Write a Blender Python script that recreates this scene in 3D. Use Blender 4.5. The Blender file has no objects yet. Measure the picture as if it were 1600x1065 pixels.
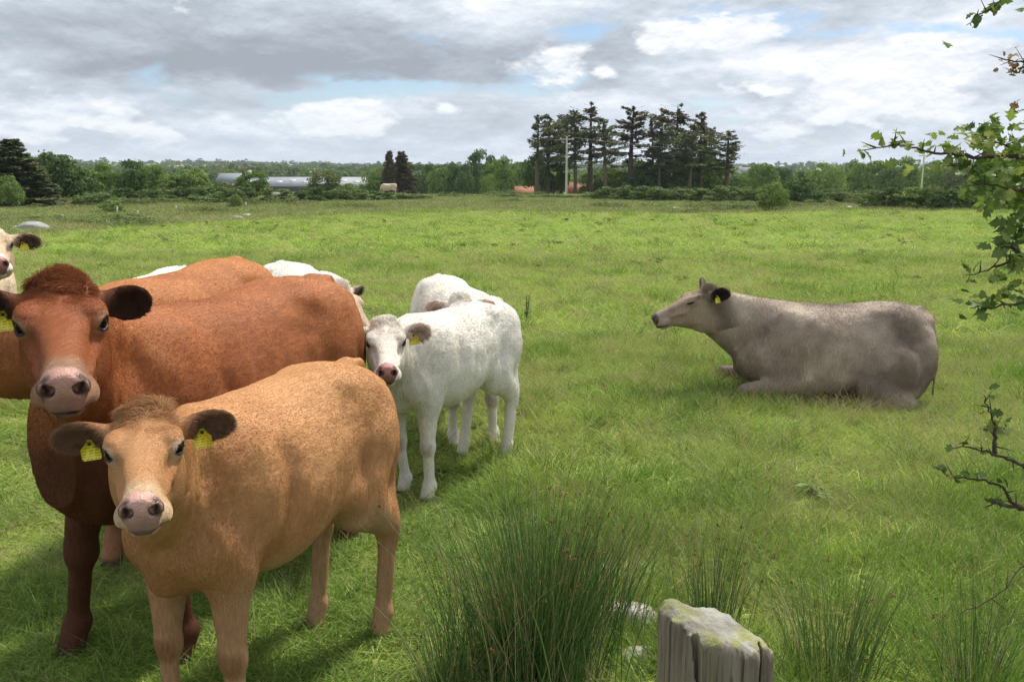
import bpy, math, random
import numpy as np
from mathutils import Vector, Matrix, Euler

sc = bpy.context.scene
R = math.radians
# ------------------------------------------------------------------ camera
FPX = 1350.0          # focal length in pixels of the 1600 px wide picture
HORIZON = 278.0
CAM_H = 2.12
THETA = math.atan((532.5 - HORIZON) / FPX)
cam_d = bpy.data.cameras.new('camera')
cam_d.sensor_width = 36.0
cam_d.lens = FPX / 1600.0 * 36.0
cam_d.clip_start = 0.05
cam_d.clip_end = 20000.0
cam = bpy.data.objects.new('camera', cam_d)
sc.collection.objects.link(cam)
cam.location = (0, 0, CAM_H)
cam.rotation_euler = (math.pi / 2 - THETA, 0, 0)
sc.camera = cam
cam_d.dof.use_dof = False

# ------------------------------------------------------------------ light
SUN_EL, SUN_AZ = 57.0, 38.0       # azimuth measured from +Y (view direction) towards +X
sun_d = bpy.data.lights.new('sun', 'SUN')
sun_d.energy = 4.7
sun_d.angle = R(8.0)
sun_d.color = (1.0, 0.95, 0.86)
sun = bpy.data.objects.new('sun', sun_d)
sc.collection.objects.link(sun)
_sd = Vector((math.sin(R(SUN_AZ)) * math.cos(R(SUN_EL)), math.cos(R(SUN_AZ)) * math.cos(R(SUN_EL)), math.sin(R(SUN_EL))))
sun.rotation_euler = (-_sd).to_track_quat('-Z', 'Y').to_euler()

sc.view_settings.view_transform = 'Standard'
sc.view_settings.look = 'None'
sc.view_settings.exposure = 0.12
sc.view_settings.gamma = 1.0
sc.view_settings.use_curve_mapping = False
sc.cycles.use_denoising = True
try:
    sc.cycles.denoising_prefilter = 'NONE'; sc.cycles.denoising_input_passes = 'RGB_ALBEDO_NORMAL'
except Exception: pass
sc.cycles.max_bounces = 4
sc.cycles.diffuse_bounces = 2
sc.cycles.glossy_bounces = 2
sc.cycles.use_adaptive_sampling = True
sc.cycles.adaptive_threshold = 0.03
sc.cycles.transmission_bounces = 4
sc.cycles.transparent_max_bounces = 8
sc.cycles.sample_clamp_indirect = 4.0
try:
    sc.cycles_curves.shape = 'RIBBONS'
    sc.cycles_curves.subdivisions = 2
except Exception:
    pass
# ------------------------------------------------------------------ world: daylight sky with broken cloud
world = bpy.data.worlds.new('World')
sc.world = world
world.use_nodes = True
def build_world():
    nt = world.node_tree
    nt.nodes.clear()
    N = nt.nodes.new; L = nt.links.new
    out = N('ShaderNodeOutputWorld')
    sky = N('ShaderNodeTexSky'); sky.sky_type = 'NISHITA'; sky.sun_disc = False
    sky.sun_elevation = R(SUN_EL); sky.sun_rotation = R(SUN_AZ)
    sky.air_density = 1.0; sky.dust_density = 0.6; sky.ozone_density = 3.5
    b_sky = N('ShaderNodeBackground'); b_sky.inputs['Strength'].default_value = 0.115
    L(sky.outputs[0], b_sky.inputs['Color'])
    tc = N('ShaderNodeTexCoord')
    sep = N('ShaderNodeSeparateXYZ'); L(tc.outputs['Generated'], sep.inputs[0])
    def M(op, a, b=None, c=None, clamp=False):
        m = N('ShaderNodeMath'); m.operation = op; m.use_clamp = clamp
        for i, v in enumerate((a, b, c)):
            if v is None: continue
            if isinstance(v, (int, float)): m.inputs[i].default_value = v
            else: L(v, m.inputs[i])
        return m.outputs[0]
    X, Y, Z = sep.outputs
    # bearing and height, in units that match a picture plane in front (tan), continuous all round
    Zc = M('MAXIMUM', Z, 0.0)
    def noise(scale, detail, rough, vec, dist=0.0, off=(0, 0, 0), sc3=(1, 1, 1)):
        mp = N('ShaderNodeMapping'); mp.inputs['Location'].default_value = off; mp.inputs['Scale'].default_value = sc3
        L(vec, mp.inputs[0])
        n = N('ShaderNodeTexNoise'); n.inputs['Scale'].default_value = scale; n.inputs['Detail'].default_value = detail
        n.inputs['Roughness'].default_value = rough; n.inputs['Distortion'].default_value = dist
        L(mp.outputs[0], n.inputs['Vector'])
        return n.outputs[0]
    def ramp(v, pts, interp='LINEAR'):
        r = N('ShaderNodeValToRGB'); r.color_ramp.interpolation = interp
        while len(r.color_ramp.elements) < len(pts): r.color_ramp.elements.new(0.5)
        for e, (p, c) in zip(r.color_ramp.elements, pts):
            e.position = p; e.color = (c, c, c, 1) if isinstance(c, (int, float)) else (*c, 1)
        L(v, r.inputs[0])
        return r.outputs[0]
    def mix(f, a, b, mode='MIX'):
        m = N('ShaderNodeMix'); m.data_type = 'RGBA'; m.blend_type = mode
        for s, v in ((m.inputs[0], f), (m.inputs[6], a), (m.inputs[7], b)):
            if isinstance(v, (int, float)): s.default_value = v
            elif isinstance(v, tuple): s.default_value = (*v, 1)
            else: L(v, s)
        return m.outputs[2]
    def space(dz, k, flat):
        """cloud-deck coordinates for the view direction raised by dz"""
        z = M('MAXIMUM', M('ADD', Z, dz), 0.0); c = N('ShaderNodeCombineXYZ'); dn = M('ADD', z, k)
        L(M('DIVIDE', X, dn), c.inputs[0]); L(M('DIVIDE', Y, dn), c.inputs[1]); L(M('MULTIPLY', z, flat), c.inputs[2]); return c.outputs[0]
    def plain(dz, flat):
        c = N('ShaderNodeCombineXYZ'); L(X, c.inputs[0]); L(Y, c.inputs[1]); L(M('MULTIPLY', M('ADD', Z, dz), flat), c.inputs[2]); return c.outputs[0]
    V2 = plain(0, 2.4)
    wn = N('ShaderNodeTexNoise'); wn.inputs['Scale'].default_value = 6.5; wn.inputs['Detail'].default_value = 4; wn.inputs['Roughness'].default_value = .6; L(V2, wn.inputs['Vector'])
    ws = N('ShaderNodeSeparateColor'); L(wn.outputs['Color'], ws.inputs[0])
    Xw = M('ADD', X, M('MULTIPLY', M('SUBTRACT', ws.outputs[0], .5), .22)); Zw = M('ADD', Z, M('MULTIPLY', M('SUBTRACT', ws.outputs[1], .5), .085))
    back = M('MULTIPLY', M('LESS_THAN', Y, 0.0), 100.0)
    cw = N('ShaderNodeCombineXYZ'); L(Xw, cw.inputs[0]); L(Zw, cw.inputs[1]); L(back, cw.inputs[2])
    cp = N('ShaderNodeCombineXYZ'); L(X, cp.inputs[0]); L(Z, cp.inputs[1]); L(back, cp.inputs[2])
    def blob(px, py, rx, ry, amt, warp=True, soft=1.0):
        d = Vector(((px - 800) / FPX, (HORIZON - py) / FPX)); n = math.sqrt(1 + d.x ** 2 + d.y ** 2)
        sx, sz = 1.75 * rx / FPX, 1.75 * ry / FPX
        mp = N('ShaderNodeMapping'); mp.inputs['Scale'].default_value = (1 / sx, 1 / sz, 1); mp.inputs['Location'].default_value = (-d.x / n / sx, -d.y / n / sz, 0)
        L((cw if warp else cp).outputs[0], mp.inputs[0]); g = N('ShaderNodeTexGradient'); g.gradient_type = 'SPHERICAL'; L(mp.outputs[0], g.inputs[0])
        return M('MULTIPLY', g.outputs['Fac'], amt * 1.1)
    def total(lst):
        t = lst[0]
        for x in lst[1:]: t = M('ADD', t, x)
        return t
    # relief: the cloud density minus the density a little higher up, so heads are lit and bases shaded
    def relief(scale, detail, rough, dz, flat, off, gain, k=None):
        f = (lambda q: space(q, k, flat)) if k else (lambda q: plain(q, flat))
        a = noise(scale, detail, rough, f(0.0), .15, off=off); b = noise(scale, detail, rough, f(dz), .15, off=off)
        return a, M('MULTIPLY', M('SUBTRACT', a, b), gain)
    d1, e1 = relief(2.2, 5, .56, .016, 1.4, (0.4, 2.2, 1.0), 5.0, .16)
    d2, e2 = relief(7.0, 6, .60, .007, 2.3, (5, 2, 0), 5.2)
    d3, e3 = relief(21.0, 4, .62, .003, 2.2, (2, 7, 1.7), 3.6)
    cov = noise(4.0, 4, .6, V2, .3, off=(1.3, 0.2, 4.0))
    gaps = total([blob(640, 158, 150, 12, .24), blob(500, 152, 70, 9, .16), blob(890, 62, 60, 26, .25), blob(1150, 40, 80, 22, .25),
                  blob(1400, 84, 90, 10, .22), blob(1260, 72, 70, 10, .20), blob(245, 135, 40, 16, .22), blob(835, 130, 50, 14, .16), blob(700, 190, 500, 14, .06),
                  blob(1120, 168, 40, 9, .16), blob(650, 62, 50, 22, .16), blob(1020, 60, 60, 12, .10), blob(270, 86, 30, 10, .14)])
    cover = ramp(M('SUBTRACT', M('ADD', cov, M('MULTIPLY', e2, .12)), gaps), [(.25, 0.0), (.42, 1.0)])
    dark = total([blob(300, 75, 380, 60, .34), blob(120, 110, 200, 34, .16), blob(690, 105, 230, 34, .30), blob(1480, 15, 200, 40, .26), blob(970, 115, 70, 34, .26),
                  blob(1000, 52, 110, 24, .20), blob(560, 128, 260, 14, .20), blob(60, 182, 140, 9, .16),
                  blob(1420, 150, 240, 26, .12), blob(620, 215, 300, 20, .10), blob(760, 200, 140, 30, .14), blob(1250, 175, 260, 40, .08)])
    lite = total([blob(560, 25, 60, 34, .14), blob(800, 30, 90, 30, .18), blob(60, 165, 90, 16, .14), blob(1200, 110, 260, 50, .16), blob(1450, 90, 160, 40, .12), blob(420, 190, 200, 30, .08)])
    base = M('ADD', M('ADD', M('MULTIPLY', M('SUBTRACT', d1, .5), .55), M('MULTIPLY', M('SUBTRACT', d2, .5), .65)), M('SUBTRACT', dark, lite))
    s = M('SUBTRACT', M('ADD', base, .40), M('ADD', M('ADD', M('MULTIPLY', e1, .20), M('MULTIPLY', e2, .25)), M('MULTIPLY', e3, .13)))
    shade = ramp(s, [(.12, (.94, .96, .985)), (.30, (.76, .81, .885)), (.48, (.60, .665, .745)), (.70, (.46, .51, .575)), (.95, (.35, .385, .44))])
    puffs = total([blob(545, 190, 84, 19, .30, True, 1.2), blob(545, 188, 64, 22, .42, False), blob(362, 187, 18, 9, .40, False), blob(50, 168, 110, 20, .28), blob(170, 200, 70, 12, .22),
                   blob(268, 225, 60, 18, .26), blob(30, 225, 36, 20, .24), blob(845, 112, 66, 30, .36), blob(1085, 66, 60, 24, .38), blob(1350, 165, 80, 24, .32),
                   blob(1330, 110, 110, 26, .22), blob(1010, 88, 18, 12, .34, False), blob(945, 125, 16, 11, .34, False), blob(1180, 146, 34, 10, .30), blob(1230, 212, 50, 11, .32),
                   blob(1440, 120, 100, 28, .18), blob(704, 172, 22, 10, .34, False), blob(1560, 200, 80, 20, .24), blob(730, 34, 36, 20, .20),
                   blob(1190, 64, 70, 14, .18), blob(1140, 192, 140, 9, .16), blob(280, 22, 40, 24, .10), blob(1500, 165, 70, 14, .22), blob(1050, 180, 90, 12, .14)])
    cn = M('ADD', M('MULTIPLY', d3, .45), M('MULTIPLY', d2, .55))
    pf = ramp(M('ADD', M('ADD', cn, puffs), M('MULTIPLY', e2, .05)), [(.66, 0.0), (.80, .88), (.92, 1.0)])
    pl = M('ADD', M('ADD', M('MULTIPLY', e2, .40), M('MULTIPLY', e3, .35)), .62)
    puffcol = ramp(pl, [(.0, (.66, .72, .81)), (.45, (.84, .875, .93)), (.75, (.985, .99, 1.0))])
    col = mix(pf, shade, puffcol)
    hz = ramp(Z, [(0.0, .60), (.04, .30), (.11, 0.0)])
    col = mix(hz, col, (.70, .78, .88))
    b_cl = N('ShaderNodeBackground'); b_cl.inputs['Strength'].default_value = 1.0
    L(col, b_cl.inputs['Color'])
    ms = N('ShaderNodeMixShader')
    fac = M('MAXIMUM', M('MAXIMUM', cover, pf), M('MULTIPLY', hz, 1.3), clamp=True)
    L(fac, ms.inputs[0]); L(b_sky.outputs[0], ms.inputs[1]); L(b_cl.outputs[0], ms.inputs[2])
    L(ms.outputs[0], out.inputs['Surface'])
    try: world.cycles.sampling_method = 'MANUAL'; world.cycles.sample_map_resolution = 512
    except Exception: pass
build_world()
# ------------------------------------------------------------------ helpers
rng = np.random.default_rng(7)
COL = sc.collection
CT, ST = math.cos(THETA), math.sin(THETA)
def ray(px, py):
    x = (px - 800) / FPX; v = (py - 532.5) / FPX
    return np.array((x, CT - v * ST, -ST - v * CT))
def gnd(px, py, z=0.0):
    """point on the level z seen at a pixel of the photograph (used to measure the place)"""
    d = ray(px, py); t = (z - CAM_H) / d[2]
    return np.array((0, 0, CAM_H)) + d * t
def at(px, py, Y):
    d = ray(px, py); return np.array((0, 0, CAM_H)) + d * (Y / d[1])

def tag(o, label=None, cat=None, group=None, kind=None):
    if label: o['label'] = label
    if cat: o['category'] = cat
    if group: o['group'] = group
    if kind: o['kind'] = kind
    return o
def empty(name, loc=(0, 0, 0), rz=0.0):
    o = bpy.data.objects.new(name, None); COL.objects.link(o)
    o.empty_display_size = .2
    o.location = loc; o.rotation_euler = (0, 0, rz)
    return o
def mesh_np(name, v, f, mats=(), parent=None, smooth=True, mi=None, cols=None):
    """v (n,3); f: array (m,k) or list of such arrays"""
    me = bpy.data.meshes.new(name)
    fl = f if isinstance(f, (list, tuple)) else [f]
    fl = [np.asarray(a, dtype=np.int32) for a in fl if len(a)]
    nv = len(v)
    me.vertices.add(nv); me.vertices.foreach_set('co', np.ascontiguousarray(v, dtype=np.float32).ravel())
    idx = np.concatenate([a.ravel() for a in fl]); tot = np.concatenate([np.full(len(a), a.shape[1], dtype=np.int32) for a in fl])
    me.loops.add(len(idx)); me.loops.foreach_set('vertex_index', idx)
    me.polygons.add(len(tot)); st = np.concatenate(([0], np.cumsum(tot)[:-1])).astype(np.int32)
    me.polygons.foreach_set('loop_start', st)
    try: me.polygons.foreach_set('loop_total', tot)
    except Exception: pass
    if smooth: me.polygons.foreach_set('use_smooth', np.ones(len(tot), dtype=bool))
    if mi is not None: me.polygons.foreach_set('material_index', np.asarray(mi, dtype=np.int32))
    me.update(calc_edges=True)
    if cols is not None:
        a = me.color_attributes.new('Col', 'FLOAT_COLOR', 'POINT')
        c = np.ones((nv, 4), dtype=np.float32); c[:, :cols.shape[1]] = cols
        a.data.foreach_set('color', c.ravel())
    for m in (mats if isinstance(mats, (list, tuple)) else (mats,)): me.materials.append(m)
    o = bpy.data.objects.new(name, me); COL.objects.link(o)
    if parent is not None: o.parent = parent
    return o

def hash3(i, j, k, seed):
    n = (i * 374761393 + j * 668265263 + k * 1274126177 + seed * 144269) & 0x7fffffff
    n = ((n ^ (n >> 13)) * 1103515245) & 0x7fffffff
    n = (n ^ (n >> 16)) & 0x7fffffff
    return (n % 100003) / 100003.0
def vnoise(p, scale=1.0, seed=0, octaves=1):
    """smooth value noise in 0..1 at points p (n,3)"""
    p = np.asarray(p, dtype=np.float64) * scale
    tot = 0; amp = 1; s = 0
    for o in range(octaves):
        q = p * (2 ** o) + o * 17.3 + seed * 3.1
        i = np.floor(q).astype(np.int64); f = q - i; f = f * f * (3 - 2 * f)
        r = 0
        for dx in (0, 1):
            for dy in (0, 1):
                for dz in (0, 1):
                    w = (f[:, 0] if dx else 1 - f[:, 0]) * (f[:, 1] if dy else 1 - f[:, 1]) * (f[:, 2] if dz else 1 - f[:, 2])
                    r = r + w * hash3(i[:, 0] + dx, i[:, 1] + dy, i[:, 2] + dz, seed + o)
        tot = tot + amp * r; s += amp; amp *= .5
    return tot / s

def new_mat(name):
    m = bpy.data.materials.new(name); m.use_nodes = True
    nt = m.node_tree; nt.nodes.clear()
    return m, nt, nt.nodes.new, nt.links.new
def nmath(nt, op, a, b=None, clamp=False):
    m = nt.nodes.new('ShaderNodeMath'); m.operation = op; m.use_clamp = clamp
    for i, v in enumerate((a, b)):
        if v is None: continue
        if isinstance(v, (int, float)): m.inputs[i].default_value = v
        else: nt.links.new(v, m.inputs[i])
    return m.outputs[0]
def nmix(nt, f, a, b, mode='MIX'):
    m = nt.nodes.new('ShaderNodeMix'); m.data_type = 'RGBA'; m.blend_type = mode
    for s, v in ((m.inputs[0], f), (m.inputs[6], a), (m.inputs[7], b)):
        if isinstance(v, (int, float)): s.default_value = v
        elif isinstance(v, tuple): s.default_value = (*v[:3], 1)
        else: nt.links.new(v, s)
    return m.outputs[2]
def nramp(nt, v, pts):
    r = nt.nodes.new('ShaderNodeValToRGB')
    while len(r.color_ramp.elements) < len(pts): r.color_ramp.elements.new(0.5)
    for e, (p, c) in zip(r.color_ramp.elements, pts):
        e.position = p; e.color = (c, c, c, 1) if isinstance(c, (int, float)) else (*c, 1)
    nt.links.new(v, r.inputs[0]); return r.outputs[0]
def nnoise(nt, scale, detail=4, rough=.55, coord='Object', sc3=None, dist=0.0, off=None):
    tc = nt.nodes.new('ShaderNodeTexCoord'); v = tc.outputs[coord]
    if coord == 'World':
        pass
    if sc3 or off:
        mp = nt.nodes.new('ShaderNodeMapping'); mp.inputs['Scale'].default_value = sc3 or (1, 1, 1); mp.inputs['Location'].default_value = off or (0, 0, 0)
        nt.links.new(v, mp.inputs[0]); v = mp.outputs[0]
    n = nt.nodes.new('ShaderNodeTexNoise'); n.inputs['Scale'].default_value = scale; n.inputs['Detail'].default_value = detail
    n.inputs['Roughness'].default_value = rough; n.inputs['Distortion'].default_value = dist
    nt.links.new(v, n.inputs['Vector']); return n.outputs[0]
def simple_mat(name, c1, c2=None, scale=4.0, rough=.85, bump=0.0, bscale=None, detail=6, spec=.3, sc3=None, coord='Object'):
    m, nt, N, L = new_mat(name)
    out = N('ShaderNodeOutputMaterial'); b = N('ShaderNodeBsdfPrincipled')
    L(b.outputs[0], out.inputs[0]); b.inputs['Roughness'].default_value = rough; b.inputs['Specular IOR Level'].default_value = spec
    if c2 is None: b.inputs['Base Color'].default_value = (*c1, 1)
    else:
        n = nnoise(nt, scale, detail, .6, coord, sc3)
        L(nmix(nt, nramp(nt, n, [(.3, 0.0), (.7, 1.0)]), c1, c2), b.inputs['Base Color'])
    if bump:
        n = nnoise(nt, bscale or scale * 3, 6, .6, coord, sc3)
        bp = N('ShaderNodeBump'); bp.inputs['Strength'].default_value = min(1, bump); bp.inputs['Distance'].default_value = .02
        L(n, bp.inputs['Height']); L(bp.outputs[0], b.inputs['Normal'])
    return m

def tube(path, rad, sides=6, cap=True):
    """tapered tube along a polyline -> verts, quads"""
    P = np.asarray(path, float); n = len(P); rad = np.broadcast_to(np.asarray(rad, float), (n,))
    T = np.gradient(P, axis=0); T /= np.linalg.norm(T, axis=1)[:, None] + 1e-9
    ref = np.array((0, 0, 1.0)) if abs(T[:, 2]).mean() < .8 else np.array((1.0, 0, 0))
    A = np.cross(T, ref); A /= np.linalg.norm(A, axis=1)[:, None] + 1e-9
    B = np.cross(T, A)
    a = np.linspace(0, 2 * np.pi, sides, endpoint=False)
    V = P[:, None, :] + rad[:, None, None] * (np.cos(a)[None, :, None] * A[:, None, :] + np.sin(a)[None, :, None] * B[:, None, :])
    i = np.arange(n - 1)[:, None] * sides; j = np.arange(sides)[None, :]; j2 = (j + 1) % sides
    F = np.stack([i + j, i + j2, i + sides + j2, i + sides + j], -1).reshape(-1, 4)
    return V.reshape(-1, 3), F
class MB:
    """collects pieces into one mesh"""
    def __init__(s): s.v = []; s.q = []; s.t = []; s.n = 0; s.mq = []; s.mt = []
    def add(s, v, f, m=0):
        f = np.asarray(f) + s.n; s.v.append(np.asarray(v, float)); s.n += len(v)
        if f.shape[1] == 4: s.q.append(f); s.mq += [m] * len(f)
        else: s.t.append(f); s.mt += [m] * len(f)
    def box(s, c, d, rz=0.0, m=0, tilt=None):
        u = np.array([(x, y, z) for x in (-.5, .5) for y in (-.5, .5) for z in (-.5, .5)]) * np.asarray(d, float)
        if tilt is not None: u = u @ np.array(Euler(tilt).to_matrix()).T
        cr, sr = math.cos(rz), math.sin(rz); u = np.stack([u[:, 0] * cr - u[:, 1] * sr, u[:, 0] * sr + u[:, 1] * cr, u[:, 2]], 1) + np.asarray(c, float)
        s.add(u, [(0, 1, 3, 2), (4, 6, 7, 5), (0, 4, 5, 1), (2, 3, 7, 6), (0, 2, 6, 4), (1, 5, 7, 3)], m)
    def tube(s, path, rad, sides=6, m=0):
        v, f = tube(path, rad, sides); s.add(v, f, m)
    def build(s, name, mats, parent=None, smooth=False):
        fl = []; mi = []
        if s.q: fl.append(np.concatenate(s.q)); mi += s.mq
        if s.t: fl.append(np.concatenate(s.t)); mi += s.mt
        return mesh_np(name, np.concatenate(s.v), fl, mats, parent, smooth, mi)
# ------------------------------------------------------------------ cattle: one continuous skin from a blended distance field
def unit(v):
    v = np.asarray(v, float); return v / (np.linalg.norm(v) + 1e-12)
class Field:
    def __init__(s, xs, ys, zs):
        s.ax = (xs, ys, zs); s.D = np.full((len(xs), len(ys), len(zs)), 0.5, dtype=np.float32)
        s.X, s.Y, s.Z = (a.astype(np.float32) for a in (xs[:, None, None], ys[None, :, None], zs[None, None, :]))
    def sub(s, lo, hi):
        sl = []
        for a, l, h in zip(s.ax, lo, hi):
            i0 = int(np.searchsorted(a, l)); i1 = int(np.searchsorted(a, h))
            if i1 <= i0: return None
            sl.append(slice(i0, i1))
        return tuple(sl)
    def pts(s, sl): return s.X[sl[0]], s.Y[:, sl[1]], s.Z[:, :, sl[2]]
    def blend(s, sl, d, k, sign=1):
        D = s.D[sl]
        if sign > 0:
            h = np.clip(.5 + .5 * (D - d) / k, 0, 1); s.D[sl] = D * (1 - h) + d * h - k * h * (1 - h)
        else:   # carve: max(D, -d)
            e = -d; h = np.clip(.5 - .5 * (D - e) / k, 0, 1); s.D[sl] = D * (1 - h) + e * h + k * h * (1 - h)
    def cone(s, a, b, ra, rb, k=.03, lat=None, sq=1.0, sign=1):
        a = np.asarray(a, float); b = np.asarray(b, float); m = k + .03 + max(ra, rb) * (1 if sq <= 1 else sq)
        sl = s.sub(np.minimum(a, b) - m, np.maximum(a, b) + m)
        if sl is None: return
        x, y, z = s.pts(sl); px, py, pz = x - a[0], y - a[1], z - a[2]
        ab = b - a; t = np.clip((px * ab[0] + py * ab[1] + pz * ab[2]) / (ab @ ab + 1e-9), 0, 1)
        qx, qy, qz = px - ab[0] * t, py - ab[1] * t, pz - ab[2] * t
        if lat is not None:
            u = unit(lat); c = (qx * u[0] + qy * u[1] + qz * u[2]); f = c * c * (1 / sq ** 2 - 1)
            d = np.sqrt(np.maximum(qx * qx + qy * qy + qz * qz + f, 0)) - (ra + (rb - ra) * t)
            d = d * (.5 + .5 * min(1, sq))
        else: d = np.sqrt(qx * qx + qy * qy + qz * qz) - (ra + (rb - ra) * t)
        s.blend(sl, d, k, sign)
    def ell(s, c, r, M=None, k=.03, sign=1):
        c = np.asarray(c, float); r = np.asarray(r, float); m = k + .03 + (max(r) if M is not None else 0)
        e = np.full(3, m) if M is not None else r + m
        sl = s.sub(c - e, c + e)
        if sl is None: return
        x, y, z = s.pts(sl); p = (x - c[0], y - c[1], z - c[2])
        if M is not None: p = tuple(M[0, i] * p[0] + M[1, i] * p[1] + M[2, i] * p[2] for i in range(3))   # columns of M are the axes
        k0 = np.sqrt((p[0] / r[0]) ** 2 + (p[1] / r[1]) ** 2 + (p[2] / r[2]) ** 2) + 1e-6
        k1 = np.sqrt((p[0] / r[0] ** 2) ** 2 + (p[1] / r[1] ** 2) ** 2 + (p[2] / r[2] ** 2) ** 2) + 1e-6
        s.blend(sl, (k0 * (k0 - 1) / k1).astype(np.float32), k, sign)
    def loft(s, st, M, o, k=.03, n=2.0, bias=.5):
        """st rows: x, top, bottom, halfwidth in the frame M,o"""
        st = np.asarray(st, float); o = np.asarray(o, float)
        m = k + .05
        cs = np.array([(x, sy * w, z) for x, t, b, w in st for sy in (-1, 1) for z in (t, b)]) @ M.T + o
        sl = s.sub(cs.min(0) - m, cs.max(0) + m)
        if sl is None: return
        x, y, z = s.pts(sl); px, py, pz = x - o[0], y - o[1], z - o[2]
        lx, ly, lz = (M[0, i] * px + M[1, i] * py + M[2, i] * pz for i in range(3))
        xs = np.linspace(st[0, 0], st[-1, 0], 160)
        def sm(col):
            v = np.interp(xs, st[:, 0], st[:, col]); kk = np.ones(11) / 11
            return np.convolve(np.pad(v, 5, mode='edge'), kk, 'valid')
        T, B, W = sm(1), sm(2), sm(3)
        cx = np.clip(lx, xs[0], xs[-1]); t, b, w = np.interp(cx, xs, T), np.interp(cx, xs, B), np.interp(cx, xs, W)
        zc = b + (t - b) * bias; hh = np.where(lz > zc, t - zc, zc - b)
        rho = (np.abs(ly / w) ** n + np.abs((lz - zc) / hh) ** n) ** (1 / n)
        d = (rho - 1) * np.minimum(w, hh); dx = lx - cx
        d = np.where(np.abs(dx) > 0, np.sqrt(np.maximum(d, 0) ** 2 + dx * dx), d)
        s.blend(sl, d.astype(np.float32), k)
    def surface(s):
        """surface nets on the rectilinear grid"""
        D = s.D; ins = D < 0; nx, ny, nz = D.shape
        cnt = np.zeros((nx - 1, ny - 1, nz - 1), np.int8)
        for a in (0, 1):
            for b in (0, 1):
                for c in (0, 1): cnt += ins[a:nx - 1 + a, b:ny - 1 + b, c:nz - 1 + c]
        act = (cnt > 0) & (cnt < 8); I = np.argwhere(act); idx = -np.ones(act.shape, np.int64); idx[act] = np.arange(len(I))
        S = np.zeros((len(I), 3)); C = np.zeros(len(I)); i, j, k = I.T
        corners = [(a, b, c) for a in (0, 1) for b in (0, 1) for c in (0, 1)]
        for u in corners:
            for ax in range(3):
                if u[ax]: continue
                w = list(u); w[ax] = 1
                d0 = D[i + u[0], j + u[1], k + u[2]]; d1 = D[i + w[0], j + w[1], k + w[2]]
                m = (d0 < 0) != (d1 < 0); t = np.where(m, d0 / np.where(m, d0 - d1, 1), 0)
                p = np.stack([s.ax[0][i + u[0]], s.ax[1][j + u[1]], s.ax[2][k + u[2]]], 1).astype(float)
                step = (s.ax[ax][I[:, ax] + 1] - s.ax[ax][I[:, ax]]) * t
                p[:, ax] += step
                S += p * m[:, None]; C += m
        V = S / C[:, None]
        F = []
        for ax in range(3):
            o1, o2 = [a for a in range(3) if a != ax]
            sl0 = [slice(None)] * 3; sl1 = [slice(None)] * 3; sl0[ax] = slice(0, -1); sl1[ax] = slice(1, None)
            a0 = ins[tuple(sl0)]; a1 = ins[tuple(sl1)]; E = np.argwhere(a0 != a1)
            ok = (E[:, o1] > 0) & (E[:, o2] > 0) & (E[:, o1] < D.shape[o1] - 1) & (E[:, o2] < D.shape[o2] - 1); E = E[ok]
            if not len(E): continue
            fl = a0[tuple(E.T)]
            def g(d1, d2):
                q = E.copy(); q[:, o1] -= d1; q[:, o2] -= d2; return idx[tuple(q.T)]
            q = np.stack([g(1, 1), g(0, 1), g(0, 0), g(1, 0)], 1)
            if ax == 1: q = q[:, ::-1]
            q = np.where(fl[:, None], q, q[:, ::-1]); F.append(q)
        return V, np.concatenate(F)

def grid_axis(lo, hi, h, fine):
    """coordinates from lo to hi with spacing h, finer inside the given (lo, hi, h) spans"""
    out = [lo]
    while out[-1] < hi:
        x = out[-1]; hh = h
        for a, b, f in fine:
            d = max(a - x, x - b, 0); hh = min(hh, f + d * .25)
        out.append(x + hh)
    return np.array(out)

def frame_from(fwd, up):
    """matrix whose columns are x=fwd, y=left, z=up"""
    x = unit(fwd); y = unit(np.cross(up, x)); z = np.cross(x, y)
    return np.stack([x, y, z], 1)

def orient(verts, faces):
    return verts, faces

def bezier(p0, p1, p2, n):
    t = np.linspace(0, 1, n)[:, None]
    return (1 - t) ** 2 * np.asarray(p0) + 2 * t * (1 - t) * np.asarray(p1) + t * t * np.asarray(p2)

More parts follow.
